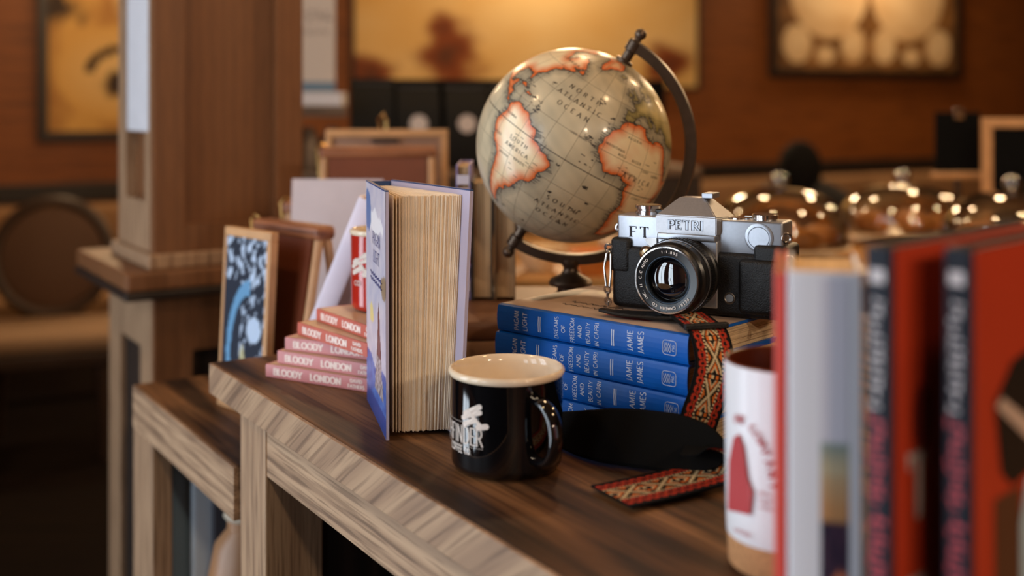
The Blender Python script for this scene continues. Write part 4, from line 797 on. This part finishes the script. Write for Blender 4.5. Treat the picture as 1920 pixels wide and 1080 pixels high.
# loop on the counter: black side outside, woven side inside and up on the lower run
pB = catmull(sv([(.150, .966, .024), (.168, .960, .024), (.181, .955, .0185), (.184, .953, .013), (.174, .949, .0085), (.150, .936, .0058), (.115, .915, .0048), (.079, .894, .0048)]), 12)
nB = len(pB)
strap_band(pB, [Vector((.5, -.86, 0))] * nB, .027, sp, ph=.01)
pp = catmull(sv([(.040, 1.050, .0150), (.064, 1.014, .0205), (.085, .996, .0235), (.110, .984, .0245), (.140, .970, .0245), (.160, .960, .0225), (.172, .953, .0185), (.178, .949, .0150)]), 8); n_p = len(pp)
wp = [.014, .021, .0245, .0255, .0255, .0225, .0165, .006]
flat_band(pp, [Vector((-.2, -.45, -.87))] * n_p, [float(np.interp(i / (n_p - 1) * 7, range(8), wp)) for i in range(n_p)], .0024, 'shoulder_pad', MATS['black_felt'])['label'] = 'black felt shoulder pad'
# ================================================================== FOREGROUND BOOKS
def upright(name, label, h, wdt, th, loc, yaw, m, paper=None, b=.002, bulge=.0015):
    """book standing on its tail; spine faces -Y before yaw; local z(thickness) -> world x"""
    t = book(name, label, h, wdt, th, loc, 0, m, paper or M_page, b=b, bulge=bulge)
    t.rotation_euler = (Matrix.Rotation(yaw, 4, 'Z') @ Matrix(((0, 0, -1, 0), (0, 1, 0, 0), (1, 0, 0, 0), (0, 0, 0, 1)))).to_euler(); return t
# with that turn: local x -> up, local y -> away from spine, local z -> -x (left)
upright('thin_red_book', 'thin bright red book between the white tumbler and white book', .222, .11, .0068, (.1541, .628, ZT + .0004), R(-13.9), mat('bright_red_cover', rgb(206, 62, 44), .45))
wbk = upright('white_book', 'white-spined book with a sunset photo on its spine', .228, .085, .0385, (.1848, .590, ZT + .0004), R(-14.5), mat('white_cover', rgb(214, 212, 218), .45), pages('cream_paper', 2, rgb(170, 130, 86), rgb(216, 176, 124), 900))
def ph(a, b_):
    c = rgb(196, 192, 202)
    if b_ < .61: c = lerp(rgb(112, 134, 132), rgb(176, 160, 130), (.61 - b_) * 16)
    if b_ < .53: c = lerp(rgb(176, 150, 116), rgb(178, 128, 84), (.53 - b_) * 12)
    if b_ < .42: c = lerp(rgb(38, 30, 48), rgb(70, 46, 62), noise2(a * 3, b_ * 12, 2) + .4)
    if blob(a, b_, .7, .27, .3, .03, .3) > 0 or blob(a, b_, .5, .16, .4, .03, .4, 3) > 0: c = rgb(196, 110, 76)
    if b_ < .08: c = rgb(44, 46, 86)
    return c
fs = spine_map(.0385, .228, .0015, .0004)
MB().grid(16, 90, lambda a, b_: fs(.003 + b_ * .222, .0215 - a * .0145)).build('spine_photo', painted('photo_print', .4), wbk, cols=[ph(i / 16, j / 90) for j in range(91) for i in range(17)], fix=False)
M_nv = mat('navy_spine', rgb(14, 18, 30), .6, spec=.25); M_rd = mat('orange_red_cover', rgb(178, 56, 30), .4, var=.06, vscale=14)
def red_book(loc, yaw, label, art):
    h, wd, th = .247, .19, .0135
    t = upright('red_book', label, h, wd, th, loc, yaw, M_nv, b=.0022, bulge=.0008)
    MB().box(.0005, h - .0005, .006, wd - .0005, -.0007, -.0001).build('cover_face', M_rd, t)['label'] = 'orange-red front cover'
    f = spine_map(th, h, .0008, .0003); tw = MB(); tr = MB()
    marks(lambda x, y: f(x, th / 2 + y), .167, .222, .0075, 5, tw); MB().add([f(.229, .003), f(.236, .003), f(.236, .0105), f(.229, .0105)], [(0, 1, 2, 3)]).build('spine_mark', mat('grey_white_print', rgb(190, 180, 180), .5), t, fix=False)
    for q in range(2): marks(lambda x, y: f(x, th / 2 + y), .120 - q * .05, .162 - q * .05, .0098, 8 + q, tr, .2)
    tw.build('spine_title', mat('grey_white_print', rgb(190, 180, 180), .5), t, fix=False); tr.build('spine_lettering', mat('crimson_print', rgb(168, 40, 52), .5), t, fix=False)
    cf = lambda x, y: (y, x, -.0010)
    if not art:
        for yc in (.125, .062): lettering('T', .034, lambda x, y: cf(.030 + x * .8, yc + y), .2, .12, .1).build('cover_letter', MATS['grey_white_print'], t, fix=False)
        MB().add([cf(.034 + .01 * math.cos(R(a)), .158 + .018 * math.sin(R(a))) for a in range(0, 360, 30)], [tuple(range(12))]).build('cover_shadow_figure', mat('dark_red_ink', rgb(92, 26, 20), .5), t, fix=False)  # dark red oval on the cover above the pale letters
    else:
        for nm, c, P in (('figure_black', rgb(14, 14, 16), [(.028, .168), (.05, .186), (.09, .192), (.09, .128), (.05, .122), (.036, .132)]), ('figure_pale', rgb(196, 170, 156), [(.030, .166), (.036, .170), (.075, .15), (.075, .138)]), ('figure_brown', rgb(84, 52, 34), [(.030, .0), (.028, .12), (.060, .12), (.060, 0)]), ('figure_blue', rgb(166, 190, 206), [(.0605, 0), (.0595, .1), (.068, .122), (.1, .122), (.1, 0)])):
            k = {'figure_black': -.0011, 'figure_pale': -.0014, 'figure_brown': -.0011, 'figure_blue': -.0013}[nm]
            MB().add([(y, x, k) for x, y in P], [tuple(range(len(P)))]).build(nm, mat(nm + '_ink', c, .45), t, fix=False)
    return t
red_book((.1839, .548, ZT + .0004), R(-46), 'red book with navy spine and large pale letters on its cover', False)
red_book((.2199, .540, ZT + .0004), R(-46), 'red book with navy spine and a black figure on its cover', True)
# ================================================================== MID-GROUND ON COUNTER AND LOW UNIT
# small chalkboard at the counter end
cb = thing('chalkboard_sign', 'small navy chalkboard with white chalk drawing and blue arc, at counter end', 'sign', (-.3685, 1.5335, ZL + .0005), R(-45))
M_pine = mat('pine_frame', rgb(196, 148, 100), .5, var=.1, vscale=30)
TL = Matrix.Rotation(R(-3), 4, 'X') @ Matrix.Diagonal((1.13, 1, 1.53, 1))
for x0, x1, z0, z1 in ((-.052, .052, 0, .008), (-.052, .052, .155, .163), (-.052, -.047, .008, .155), (.044, .052, .008, .155)): MB().box(x0, x1, -.006, .006, z0, z1, .001, 2, TL).build('frame_rail', M_pine, cb)
def ck(a, b_):
    c = rgb(22, 30, 48); W_ = rgb(178, 196, 220)
    if b_ > .72 and noise2(a * 7, b_ * 12, 4) > .12: c = W_
    if a > .42 and b_ < .72 and noise2(a * 5 + 3, b_ * 11, 9) > .22: c = lerp(c, W_, .8)
    if blob(a, b_, .75, .45, .17, .08, .2) > 0: c = W_
    if blob(a, b_, .5, .25, .06, .1, .3) > 0: c = rgb(176, 170, 130)
    r = math.hypot((a - .62) / .5, (b_ - .3) / .42)
    if .84 < r < 1.06 and a < .62: c = rgb(96, 146, 186)
    return c
MB().grid(44, 70, lambda a, b_: TL @ Vector((-.047 + a * .091, -.0045, .008 + b_ * .147))).build('board', painted('chalk', .8), cb, cols=[ck(i / 44, j / 70) for j in range(71) for i in range(45)], fix=False)
MB().box(-.047, .044, -.004, .004, .008, .155, 0, 1, TL).build('board_back', mat('board_back', rgb(30, 26, 26), .8), cb)
def menu_stand(label, loc, yaw, wd, h, paper=True):
    """wooden A-frame with leather panel, rounded top bar, wire loop and a pale card"""
    t = thing('menu_stand', label, 'stand', loc, yaw); M_lea = mat('brown_leather', rgb(112, 54, 28), .5, var=.1, vscale=20); M_bar = wood('russet_bar', rgb(110, 62, 36), rgb(150, 92, 58), rgb(168, 108, 70), 0, 2, .5)
    for sx in (0, 1):
        x = sx * wd
        for y0, y1 in ((-.045, -.006), (.045, .006)):
            MB().tube([(x, y0, .004), (x, y1, h - .01)], .0065, 8).build('leg', M_pine, t, True)
    MB().box(-.01, wd + .01, -.016, .016, h - .014, h + .006, .007, 3).build('top_bar', M_bar, t, 40)
    v = MB(); v.box(.008, wd - .008, -.002, .002, .0, h - .02, 0, 1, T(0, -.043, .01) @ Matrix.Rotation(R(-math.degrees(math.atan2(.036, h))), 4, 'X')); v.build('leather_panel', M_lea, t)
    MB().tube([(-.006, -.012, h * .8), (-.012, -.014, h + .004), (-.006, -.012, h + .012), (.004, -.010, h + .008)], .0018, 8).build('wire_loop', M_brass, t, True)
    if paper: MB().box(.006, wd - .004, -.0008, .0008, .03, h + paper, 0, 1, T(0, -.052, .004) @ Matrix.Rotation(R(-math.degrees(math.atan2(.036, h))), 4, 'X')).build('card', mat('pale_card', rgb(206, 192, 194), .6, var=.05, vscale=20), t)
    return t
menu_stand('wooden menu stand with bare leather panel right behind the chalkboard', (-.360, 1.628, ZL + .0005), R(-45), .145, .25, 0)
menu_stand('wooden menu stand holding a wide pale card, on low shelf unit', (-.352, 1.78, ZL + .0005), R(-4), .155, .262, .04)
# table behind
dt = thing('display_table', 'oak display table standing behind the low shelf unit', 'table', C0 - EX * .60 + EY * .22, CA)
MB().box(0, .20, 0, .46, .925, .95, .002).build('top', M_oak_top, dt)
for x0 in (.005, .155):
    for y0 in (.005, .415): MB().box(x0, x0 + .04, y0, y0 + .04, 0, .9245).build('leg', M_oak_post, dt)
menu_stand('tall wooden menu stand with brown bar, on the display table', (-.335, 2.0, .9505), R(6), .19, .285, .0)
fb = thing('framed_board', 'tan board in a wooden frame with a brass clip, on the display table', 'board', (-.345, 2.075, .9505), R(4))
for x0, x1, z0, z1 in ((0, .226, 0, .014), (0, .226, .306, .32), (0, .012, .014, .306), (.212, .226, .014, .306)): MB().box(x0, x1, -.008, .008, z0, z1, .002).build('frame_rail', M_pine, fb)
MB().box(.012, .212, -.003, .003, .014, .306).build('panel', mat('tan_panel', rgb(146, 112, 92), .7), fb)
MB().box(.085, .135, -.011, -.004, .296, .304, .002).build('slot', mat('dark_slot', rgb(70, 48, 38), .6), fb)
MB().tube([(.1, 0, .32), (.098, -.004, .34), (.106, -.004, .35), (.112, 0, .335), (.112, 0, .32)], .003, 8).build('clip', M_brass, fb, True)
# books standing inside the low shelf unit
def unit(x, y, z): return C0 - EX * .365 + EX * x + EY * y + Vector((0, 0, z))
for i, (x, th, h, c, lb) in enumerate(((.055, .024, .235, rgb(120, 150, 172), 'pale blue book in the low shelf, with dark red foot'), (.081, .020, .225, rgb(186, 200, 212), 'whitish blue book in the low shelf, second from the stile'), (.103, .012, .215, rgb(60, 62, 72), 'dark slate book in the low shelf, third from the stile'), (.117, .011, .205, rgb(170, 196, 214), 'light blue slim book in the low shelf, fourth from the stile'))):
    p = unit(x, .034 + i * .026, .5708); t = book('shelf_book', lb, h, .16, th, p, 0, mat('shelf_cover_%d' % i, c, .45), None)
    t.rotation_euler = (Matrix.Rotation(CA, 4, 'Z') @ Matrix(((0, 0, 1, 0), (0, 1, 0, 0), (-1, 0, 0, 0), (0, 0, 0, 1)))).to_euler(); t.location = p + Vector((0, 0, h))
    f = spine_map(th, h); MB().add([f(h * .98, .003), f(h * .98, th - .003), f(h * .62, th - .003), f(h * .62, .003)], [(0, 1, 2, 3)]).build('spine_band', mat('band_%d' % (i % 2), (rgb(60, 30, 34), rgb(150, 150, 160))[i % 2], .5), t, fix=False)
tj = thing('round_jar', 'tan round jar with pale lid badge inside the low shelf', 'jar', unit(.192, .11, .5705))
MB().lathe([(.0005, 0), (.03, 0), (.05, .03), (.055, .08), (.045, .13), (.028, .15), (.028, .165)], 32).build('body', mat('tan_ceramic', rgb(150, 108, 74), .4), tj, 40)
MB().lathe([(.03, .165), (.033, .17), (.02, .185), (.0005, .19)], 32).build('lid', mat('pale_ceramic', rgb(190, 176, 156), .4), tj, 40)
MB().lathe([(.0005, 0), (.018, 0), (.018, .003), (.0005, .004)], 24, AX((0.02, -.048, .06), (.3, -1, .1))).build('badge', MATS['pale_ceramic'], tj, 40)
# ================================================================== OAK COLUMN CABINET
cc = thing('column_cabinet', 'tall panelled oak column standing on a wider cabinet base', 'cabinet', (-.64, 2.0, 0), R(32.82))
def frame_face(mb_post, W_, z0, z1, st_, rails, face, nm):
    pass
MB().box(-.055, .40, -.035, .37, .99, 1.022, .004).build('base_top', M_cab, cc)
MB().box(-.058, .404, -.039, .374, .974, .9895, .004).build('base_moulding', mat('dark_moulding', rgb(34, 24, 18), .5), cc)
MB().box(.012, .36, .012, .33, 0, .9735).build('base_core', M_darkwood, cc)
for x0, x1, y0, y1 in ((0, .07, 0, .011), (.29, .36, 0, .011), (0, .011, .0115, .09), (0, .011, .24, .33)): MB().box(x0, x1, y0, y1, 0, .9735, .001).build('base_stile', M_oak_post if x1 < .02 else M_cab, cc)
for z0, z1 in ((0, .1), (.87, .9735)): MB().box(.0705, .2895, .001, .011, z0, z1).build('base_rail', M_cab, cc); MB().box(.001, .011, .0905, .2395, z0, z1).build('base_rail', M_oak_post, cc)
MB().box(.022, .283, .024, .254, 1.0225, 3.19).build('column_core', M_cab, cc)
for x0, x1 in ((0, .055), (.228, .283)): MB().box(x0, x1, 0, .0235, 1.05, 3.19, .001).build('column_stile', M_cab, cc)
for y0, y1 in ((.0238, .06), (.2, .254)): MB().box(0, .0215, y0, y1, 1.05, 3.19, .001).build('column_side_stile', M_oak_post, cc)
MB().box(.0552, .2278, .0005, .0235, 1.05, 1.10).build('column_rail', M_cab, cc); MB().box(.0005, .0215, .0602, .1998, 1.05, 1.14).build('column_side_rail', M_oak_post, cc)
MB().box(-.012, .295, -.012, .266, 1.0225, 1.0498, .004).build('plinth_moulding', M_oak_post, cc)
nn_ = tag(MB().box(0, .0012, 0, .15, 0, .75).build('paper_notice', mat('white_paper', rgb(206, 206, 212), .7, var=.04, vscale=30)), 'long white paper notice hanging on side of oak column', 'paper')
nn_.location = Vector((-.64, 2.0, 1.268)) + Vector((-.542, .8404, 0)) * .03 + Vector((-.8404, -.542, 0)) * .0016; nn_.rotation_euler = (0, 0, R(32.82))
# ================================================================== CHAIRS
def chair(label, loc, yaw):
    t = thing('oval_back_chair', label, 'chair', loc, yaw); M_fr = mat('dark_walnut', rgb(62, 44, 32), .45, var=.1); M_st = mat('beige_seat', rgb(156, 126, 98), .8); M_bk = mat('brown_back', rgb(92, 66, 50), .8)
    MB().box(-.24, .24, -.24, .22, .40, .47, .03, 4).build('seat', M_st, t, 40); MB().box(-.235, .235, -.235, .215, .35, .405, .01).build('seat_rail', M_fr, t)
    for x, y, s_ in ((-.2, -.2, 1), (.2, -.2, 1), (-.19, .19, -1), (.19, .19, -1)): MB().tube([(x, y, .36), (x * 1.02, y * 1.02, .2), (x * 1.05, y * (1.05 if s_ > 0 else 1.2), .0)], [.026, .02, .014], 10).build('leg', M_fr, t, True)
    Mb = T(0, .235, .70) @ Matrix.Rotation(R(-8), 4, 'X')
    ov = [Mb @ Vector((.215 * math.cos(2 * math.pi * i / 40), 0, .225 * math.sin(2 * math.pi * i / 40))) for i in range(40)]
    MB().tube(ov, .024, 10, True).build('back_frame', M_fr, t, True)
    MB().lathe([(.0005, -.02), (.17, -.02), (.2, -.008), (.2, .008), (.17, .02), (.0005, .02)], 40, Mb @ Matrix.Rotation(R(90), 4, 'X')).build('backrest', M_bk, t, 60)
    for sx in (-1, 1): MB().tube([(sx * .1, .215, .42), (sx * .1, .225, .505)], .018, 8).build('back_post', M_fr, t, True)
    return t
chair('dark oval-backed chair with beige seat on the floor left of the cabinet', (-1.78, 4.30, 0), R(18))
chair('dark oval-backed chair carrying the seated person near the bench', (1.17, 4.62, 0), R(160))
# ================================================================== PERSON (seated, back turned)
pr = bpy.data.meshes.new('person'); PV = [(0, 0, .52), (0, .0, .64), (0, .02, .80), (0, .0, .92), (0, -.01, .985), (0, -.015, 1.03), (.10, .0, .90), (.19, -.01, .87), (.235, -.03, .70), (.21, -.17, .57), (.16, -.26, .58), (-.10, .0, .90), (-.19, -.01, .87), (-.235, -.03, .70), (-.21, -.17, .57), (-.16, -.26, .58), (.10, -.02, .51), (.13, -.40, .50), (.13, -.42, .08), (.13, -.54, .04), (-.10, -.02, .51), (-.13, -.40, .50), (-.13, -.42, .08), (-.13, -.54, .04)]
PE = [(0, 1), (1, 2), (2, 3), (3, 4), (4, 5), (3, 6), (6, 7), (7, 8), (8, 9), (9, 10), (3, 11), (11, 12), (12, 13), (13, 14), (14, 15), (0, 16), (16, 17), (17, 18), (18, 19), (0, 20), (20, 21), (21, 22), (22, 23)]
PV = [(x, y, z + (.03 if z > .7 else .055 if .45 < z < .53 else 0)) for x, y, z in PV]
PR = [.15, .14, .15, .10, .055, .05, .075, .065, .05, .04, .03, .075, .065, .05, .04, .03, .09, .07, .045, .04, .09, .07, .045, .04]
pr.from_pydata(PV, PE, []); po = bpy.data.objects.new('person', pr); COL.objects.link(po); po.location = (1.185, 4.60, 0); po.rotation_euler = (0, 0, R(160))
sk = po.modifiers.new('skin', 'SKIN')
for i, r in enumerate(PR): pr.skin_vertices[0].data[i].radius = (r, r * (.72 if i < 3 else 1)); pr.skin_vertices[0].data[i].use_root = (i == 0)
po.modifiers.new('sub', 'SUBSURF').levels = 2; po.modifiers['sub'].render_levels = 2
pr.materials.append(mat('dark_clothing', rgb(24, 22, 24), .8)); tag(po, 'person with dark hair in dark clothes seated with back turned beyond the domes', 'person')
M_hair = mat('dark_hair', rgb(10, 8, 8), .85, spec=.15, bump=.5, bscale=150); M_skin = mat('skin', rgb(150, 104, 80), .55)
hd = MB().grid(24, 16, lambda a, b_: (.074 * math.sin(math.pi * b_) * math.cos(2 * math.pi * a), -.012 + .09 * math.sin(math.pi * b_) * math.sin(2 * math.pi * a), 1.04 + .112 * math.cos(math.pi * b_) * (1 if b_ < .5 else 1.05)))
hd.lathe([(.0005, .018), (.009, .012), (.013, 0)], 10, AX((0, -.098, 1.03), (0, -1, -.25)))
for sx in (-1, 1): hd.lathe([(.0005, .012), (.014, .008), (.018, 0)], 12, AX((sx * .072, .0, 1.035), (sx, .2, 0)))
hd.build('head', M_skin, po, True)
def hair_pt(a, b_):
    ph_ = 2 * math.pi * a; k = math.sin(math.pi * b_) if b_ < .5 else 1 - .25 * (2 * b_ - 1) ** 2; fr = max(0, -math.sin(ph_))
    z = 1.06 + .108 * math.cos(math.pi * b_) if b_ < .5 else 1.06 - (.15 - .17 * fr) * (2 * b_ - 1)
    return ((.086 + .002 * math.sin(9 * ph_)) * k * math.cos(ph_), .012 + .094 * k * math.sin(ph_), z)
hr = MB().grid(36, 16, hair_pt)
hr.build('hair', M_hair, po, True)
for sx in (-1, 1):
    MB().lathe([(.0005, .006), (.006, .004), (.008, 0)], 10, AX((sx * .03, -.094, 1.052), (0, -1, 0))).build('eye', M_ink_white, po, True)
MB().tube([(-.02, -.098, .99), (0, -.103, .988), (.02, -.098, .99)], .004, 6).build('mouth', mat('lips', rgb(140, 70, 64), .5), po, True)
# ================================================================== BACK COUNTER WITH DOMES
bc = thing('pastry_counter', 'long wooden pastry counter with pale top behind the book display', 'counter', (-.03, 2.28, 0), R(6))
M_ptop = mat('honey_top', rgb(186, 138, 82), .35, var=.15, vscale=8)
MB().box(0, 2.6, 0, .78, .93, .96, .004).build('top', M_ptop, bc); MB().box(.02, 2.58, .02, .76, 0, .9295).build('front_panel', M_cab, bc)
M_dome = glass('clear_glass', (.97, .96, .94, 1), .0, 2.2)
for i, (px, d, zk, lb) in enumerate(((1462, 2.62, 1.158, 'clear glass cake dome with round knob, behind the camera'), (1692, 2.9, 1.147, 'clear glass cake dome with round knob, between two other domes'), (1898, 2.60, 1.152, 'clear glass cake dome with round knob, below the chalk menu board'))):
    x = (px - 960) / 2100 * d; zb = .9605
    s_ = thing('cake_stand', ['low white cake stand under the dome behind the camera', 'low white cake stand under the middle dome', 'low white cake stand under the dome by the menu board'][i], 'cake stand', (x, d, zb))
    MB().lathe([(.0005, 0), (.07, 0), (.07, .004), (.02, .01), (.018, .02), (.160, .026), (.164, .03), (.160, .032), (.0005, .032)], 48).build('plate', mat('cream_china', rgb(216, 196, 164), .3), s_, 40)
    g_ = thing('glass_dome', lb, 'glass dome', (x, d, zb + .0325)); hgt = zk - zb - .0325; Rd = .156 if i != 1 else .16; hs = hgt - .036
    MB().lathe([(Rd, 0), (Rd, .025)] + [(Rd * math.cos(R(a)) ** .8, .025 + (hs - .025) * math.sin(R(a))) for a in range(8, 86, 6)] + [(.012, hs)], 64, cap=False).build('bell', M_dome, g_, True)
    MB().lathe([(Rd - .003, 0), (Rd - .003, .025)] + [((Rd - .003) * math.cos(R(a)) ** .8, .022 + (hs - .025) * math.sin(R(a))) for a in range(8, 86, 6)] + [(.008, hs - .003)], 64, cap=False).build('bell_inner', M_dome, g_, True)
    MB().lathe([(.012, hs - .001), (.009, hs + .006)] + [(.0205 * math.sin(R(a)) + .0005, hs + .018 - .0195 * math.cos(R(a))) for a in range(35, 181, 12)], 32).build('knob', glass('knob_glass', (.9, .88, .84, 1), .02, 5), g_, True)
    for q in range(5):
        a = q * 1.256 + i; tag(MB().lathe([(.0005, 0), (.034, 0), (.044, .012), (.04, .03), (.02, .042), (.0005, .045)], 24).build('bun', mat('baked_crust', rgb(196, 132, 66), .5, var=.2, vscale=40)), ['golden bun under the glass dome behind the camera', 'golden bun under the middle glass dome', 'golden bun under the glass dome by the menu board'][i], 'bun', 'buns under dome %d' % (i + 1)).location = (x + .095 * math.cos(a), d + .095 * math.sin(a), zb + .0325)
# clipboard and framed chalk menu on the counter behind the domes
cl = thing('clipboard_stand', 'black clipboard with a steel clip on a small tan stand', 'sign', (1.233, 3.1, .9605), R(4))
MB().box(-.064, .064, -.004, .004, .17, .335, .002).build('board', mat('chalk_black', rgb(10, 11, 12), .8, spec=.1), cl); MB().box(-.014, .014, -.012, -.003, .315, .345, .003).build('clip', M_chr, cl)
MB().box(-.07, .07, -.02, .02, .152, .168, .003).build('ledge', M_pine, cl); MB().lathe([(.0005, 0), (.05, 0), (.05, .008), (.01, .014), (.009, .152), (.0005, .153)], 24).build('foot', M_bronze, cl, 40)
cm = thing('chalk_menu_board', 'black chalk menu board in a wooden frame beside the clipboard', 'sign', (1.30, 2.95, .9605), R(-6))
for x0, x1, z0, z1 in ((-.06, .30, 0, .025), (-.06, .30, .295, .32), (-.06, -.035, .025, .295), (.275, .30, .025, .295)): MB().box(x0, x1, -.01, .01, z0, z1, .003).build('frame_rail', M_pine, cm)
MB().box(-.035, .275, -.004, .004, .025, .295).build('board', MATS['chalk_black'], cm)
# pale bowls on the counter, seen under the globe
for i, (x, y, c, lb) in enumerate(((.06, 2.42, rgb(232, 206, 164), 'cream bowl on the pastry counter below the globe'), (.17, 2.36, rgb(214, 128, 60), 'orange bowl on the pastry counter below the globe'), (.25, 2.55, rgb(226, 214, 200), 'white bowl on the pastry counter beside the orange bowl'))):
    tag(MB().lathe([(.0005, 0), (.03, 0), (.032, .006), (.052, .04), (.054, .05), (.050, .05), (.03, .01), (.0005, .008)], 32).build('bowl', mat('bowl_%d' % i, c, .3), None, 40), lb, 'bowl').location = (x, y, .9607)
# ================================================================== SHELF WITH COFFEE BAGS
sh = thing('shelf_unit', 'open dark wooden shelf unit holding coffee bags behind the display', 'shelf unit', (-.62, 3.1, 0), R(10))
M_shw = wood('grey_brown_shelf', rgb(70, 54, 40), rgb(104, 82, 62), rgb(120, 96, 74), 0, 1, .6)
MB().box(0, .162, 0, .3, 1.283, 1.312, .002).build('upper_board', M_shw, sh); MB().box(0, 1.2, 0, .35, 1.105, 1.13, .002).build('lower_board', M_shw, sh)
MB().box(.175, 1.15, .2, .215, 1.1305, 1.392).build('back_panel', mat('black_panel', rgb(9, 8, 8), .8, spec=.1), sh); MB().box(0, .02, .0, .3, 1.1305, 1.2825).build('side_board', M_shw, sh); MB().box(0, 1.2, .01, .34, 0, 1.1045).build('cupboard', M_darkwood, sh)
def shp(x, y, z): q = R(10); return Vector((-.62 + x * math.cos(q) - y * math.sin(q), 3.1 + x * math.sin(q) + y * math.cos(q), z))
M_bag = mat('black_foil', rgb(7, 8, 9), .55, spec=.2)
for i, (x, y, h, lb) in enumerate(((.238, .12, .262, 'black coffee bag with no badge showing, beside upper shelf board'), (.368, .10, .25, 'black coffee bag with white round badge, second from upper shelf board'), (.508, .10, .25, 'black coffee bag with white round badge, third from upper shelf board'), (.64, .12, .255, 'black coffee bag with white round badge, behind the globe'))):
    b_ = thing('coffee_bag', lb, 'bag', shp(x, y, 1.1305), R(10), 'coffee bags on the shelf')
    v = []; 
    for z, hw, hd_ in ((0, .058, .036), (.02, .062, .04), (h * .6, .062, .034), (h * .85, .061, .016), (h * .93, .060, .004), (h, .060, .003)): v += [(-hw, -hd_, z), (hw, -hd_, z), (hw, hd_, z), (-hw, hd_, z)]
    MB().add(v, [(3, 2, 1, 0), (20, 21, 22, 23)] + [(r * 4 + k, r * 4 + (k + 1) % 4, r * 4 + 4 + (k + 1) % 4, r * 4 + 4 + k) for r in range(5) for k in range(4)]).build('pouch', M_bag, b_, 30)
    if i: MB().lathe([(.0005, 0), (.026, 0), (.026, .0008), (.0005, .001)], 24, AX((0, -.0375, h * .52), (0, -1, .02))).build('badge', mat('badge_white', rgb(200, 190, 184), .6), b_)
    MB().box(-.061, .061, -.005, .005, h * .93, h * .95).build('fold_strip', M_blk, b_)
tag(MB().box(0, .135, 0, .1, 0, .038, .002).build('white_box_book', mat('offwhite_cover', rgb(206, 200, 198), .6)), 'thick off-white book lying on the upper shelf board', 'book').location = shp(.015, .03, 1.3125)
bx = thing('printed_carton', 'tall pale carton with faint lettering and blue foot band, on the off-white book', 'box', shp(.01, .05, 1.351), R(10))
MB().box(0, .12, 0, .07, 0, .33, .002).build('carton', mat('pale_carton', rgb(196, 184, 172), .7), bx); MB().box(-.0006, .1206, -.0006, .0706, .002, .03).build('foot_band', mat('blue_band', rgb(96, 122, 142), .6), bx)
lm = MB(); marks(lambda x, y: (x, -.0008, .215 + y), .02, .095, .04, 3, lm); marks(lambda x, y: (x, -.0008, .17 + y), .02, .1, .02, 4, lm)
lm.build('faint_lettering', mat('taupe_print', rgb(150, 138, 130), .6), bx, fix=False)
for i, (x, c) in enumerate(((.035, rgb(120, 108, 100)), (.102, rgb(70, 64, 62)))):
    tag(MB().lathe([(.0005, 0), (.03, 0), (.031, .09), (.02, .105), (.02, .12), (.0005, .122)], 24).build('tin', mat('tin_%d' % i, c, .4, .3), None, 40), ['taupe tin on the lower shelf under the carton', 'dark tin on the lower shelf under the carton', 'beige tin on the lower shelf under the carton'][i], 'tin').location = shp(x + .02, .1, 1.1305)

# ------------------------------------------------------------------ prints and fittings belong to the part that carries them
HOST = {'cover': ('spine_lettering', 'publisher_badge', 'script_title', 'spine_title', 'spine_mark', 'spine_photo', 'spine_band', 'cover_picture', 'edge_stripe'),
        'cover_face': ('cover_letter', 'cover_shadow_figure', 'figure_black', 'figure_pale', 'figure_brown', 'figure_blue'), 'jacket_front': ('jacket_title',),
        'lens_barrel': ('focus_knurling', 'front_ring', 'scale_ring', 'name_ring', 'inner_ring', 'front_glass', 'ring_lettering', 'scale_marks'),
        'prism': ('name_outline', 'name_fill', 'accessory_shoe'), 'top_plate': ('model_letters', 'round_cover', 'strap_lug'), 'map_ball': ('map_printing',),
        'body': ('logo', 'print', 'badge')}
for root in [o for o in bpy.data.objects if o.parent is None]:
    kids = list(root.children)
    for host, names in HOST.items():
        hs = [k for k in kids if k.name.split('.')[0] == host]
        if hs:
            for k in kids:
                if k.name.split('.')[0] in names: k.parent = hs[0]
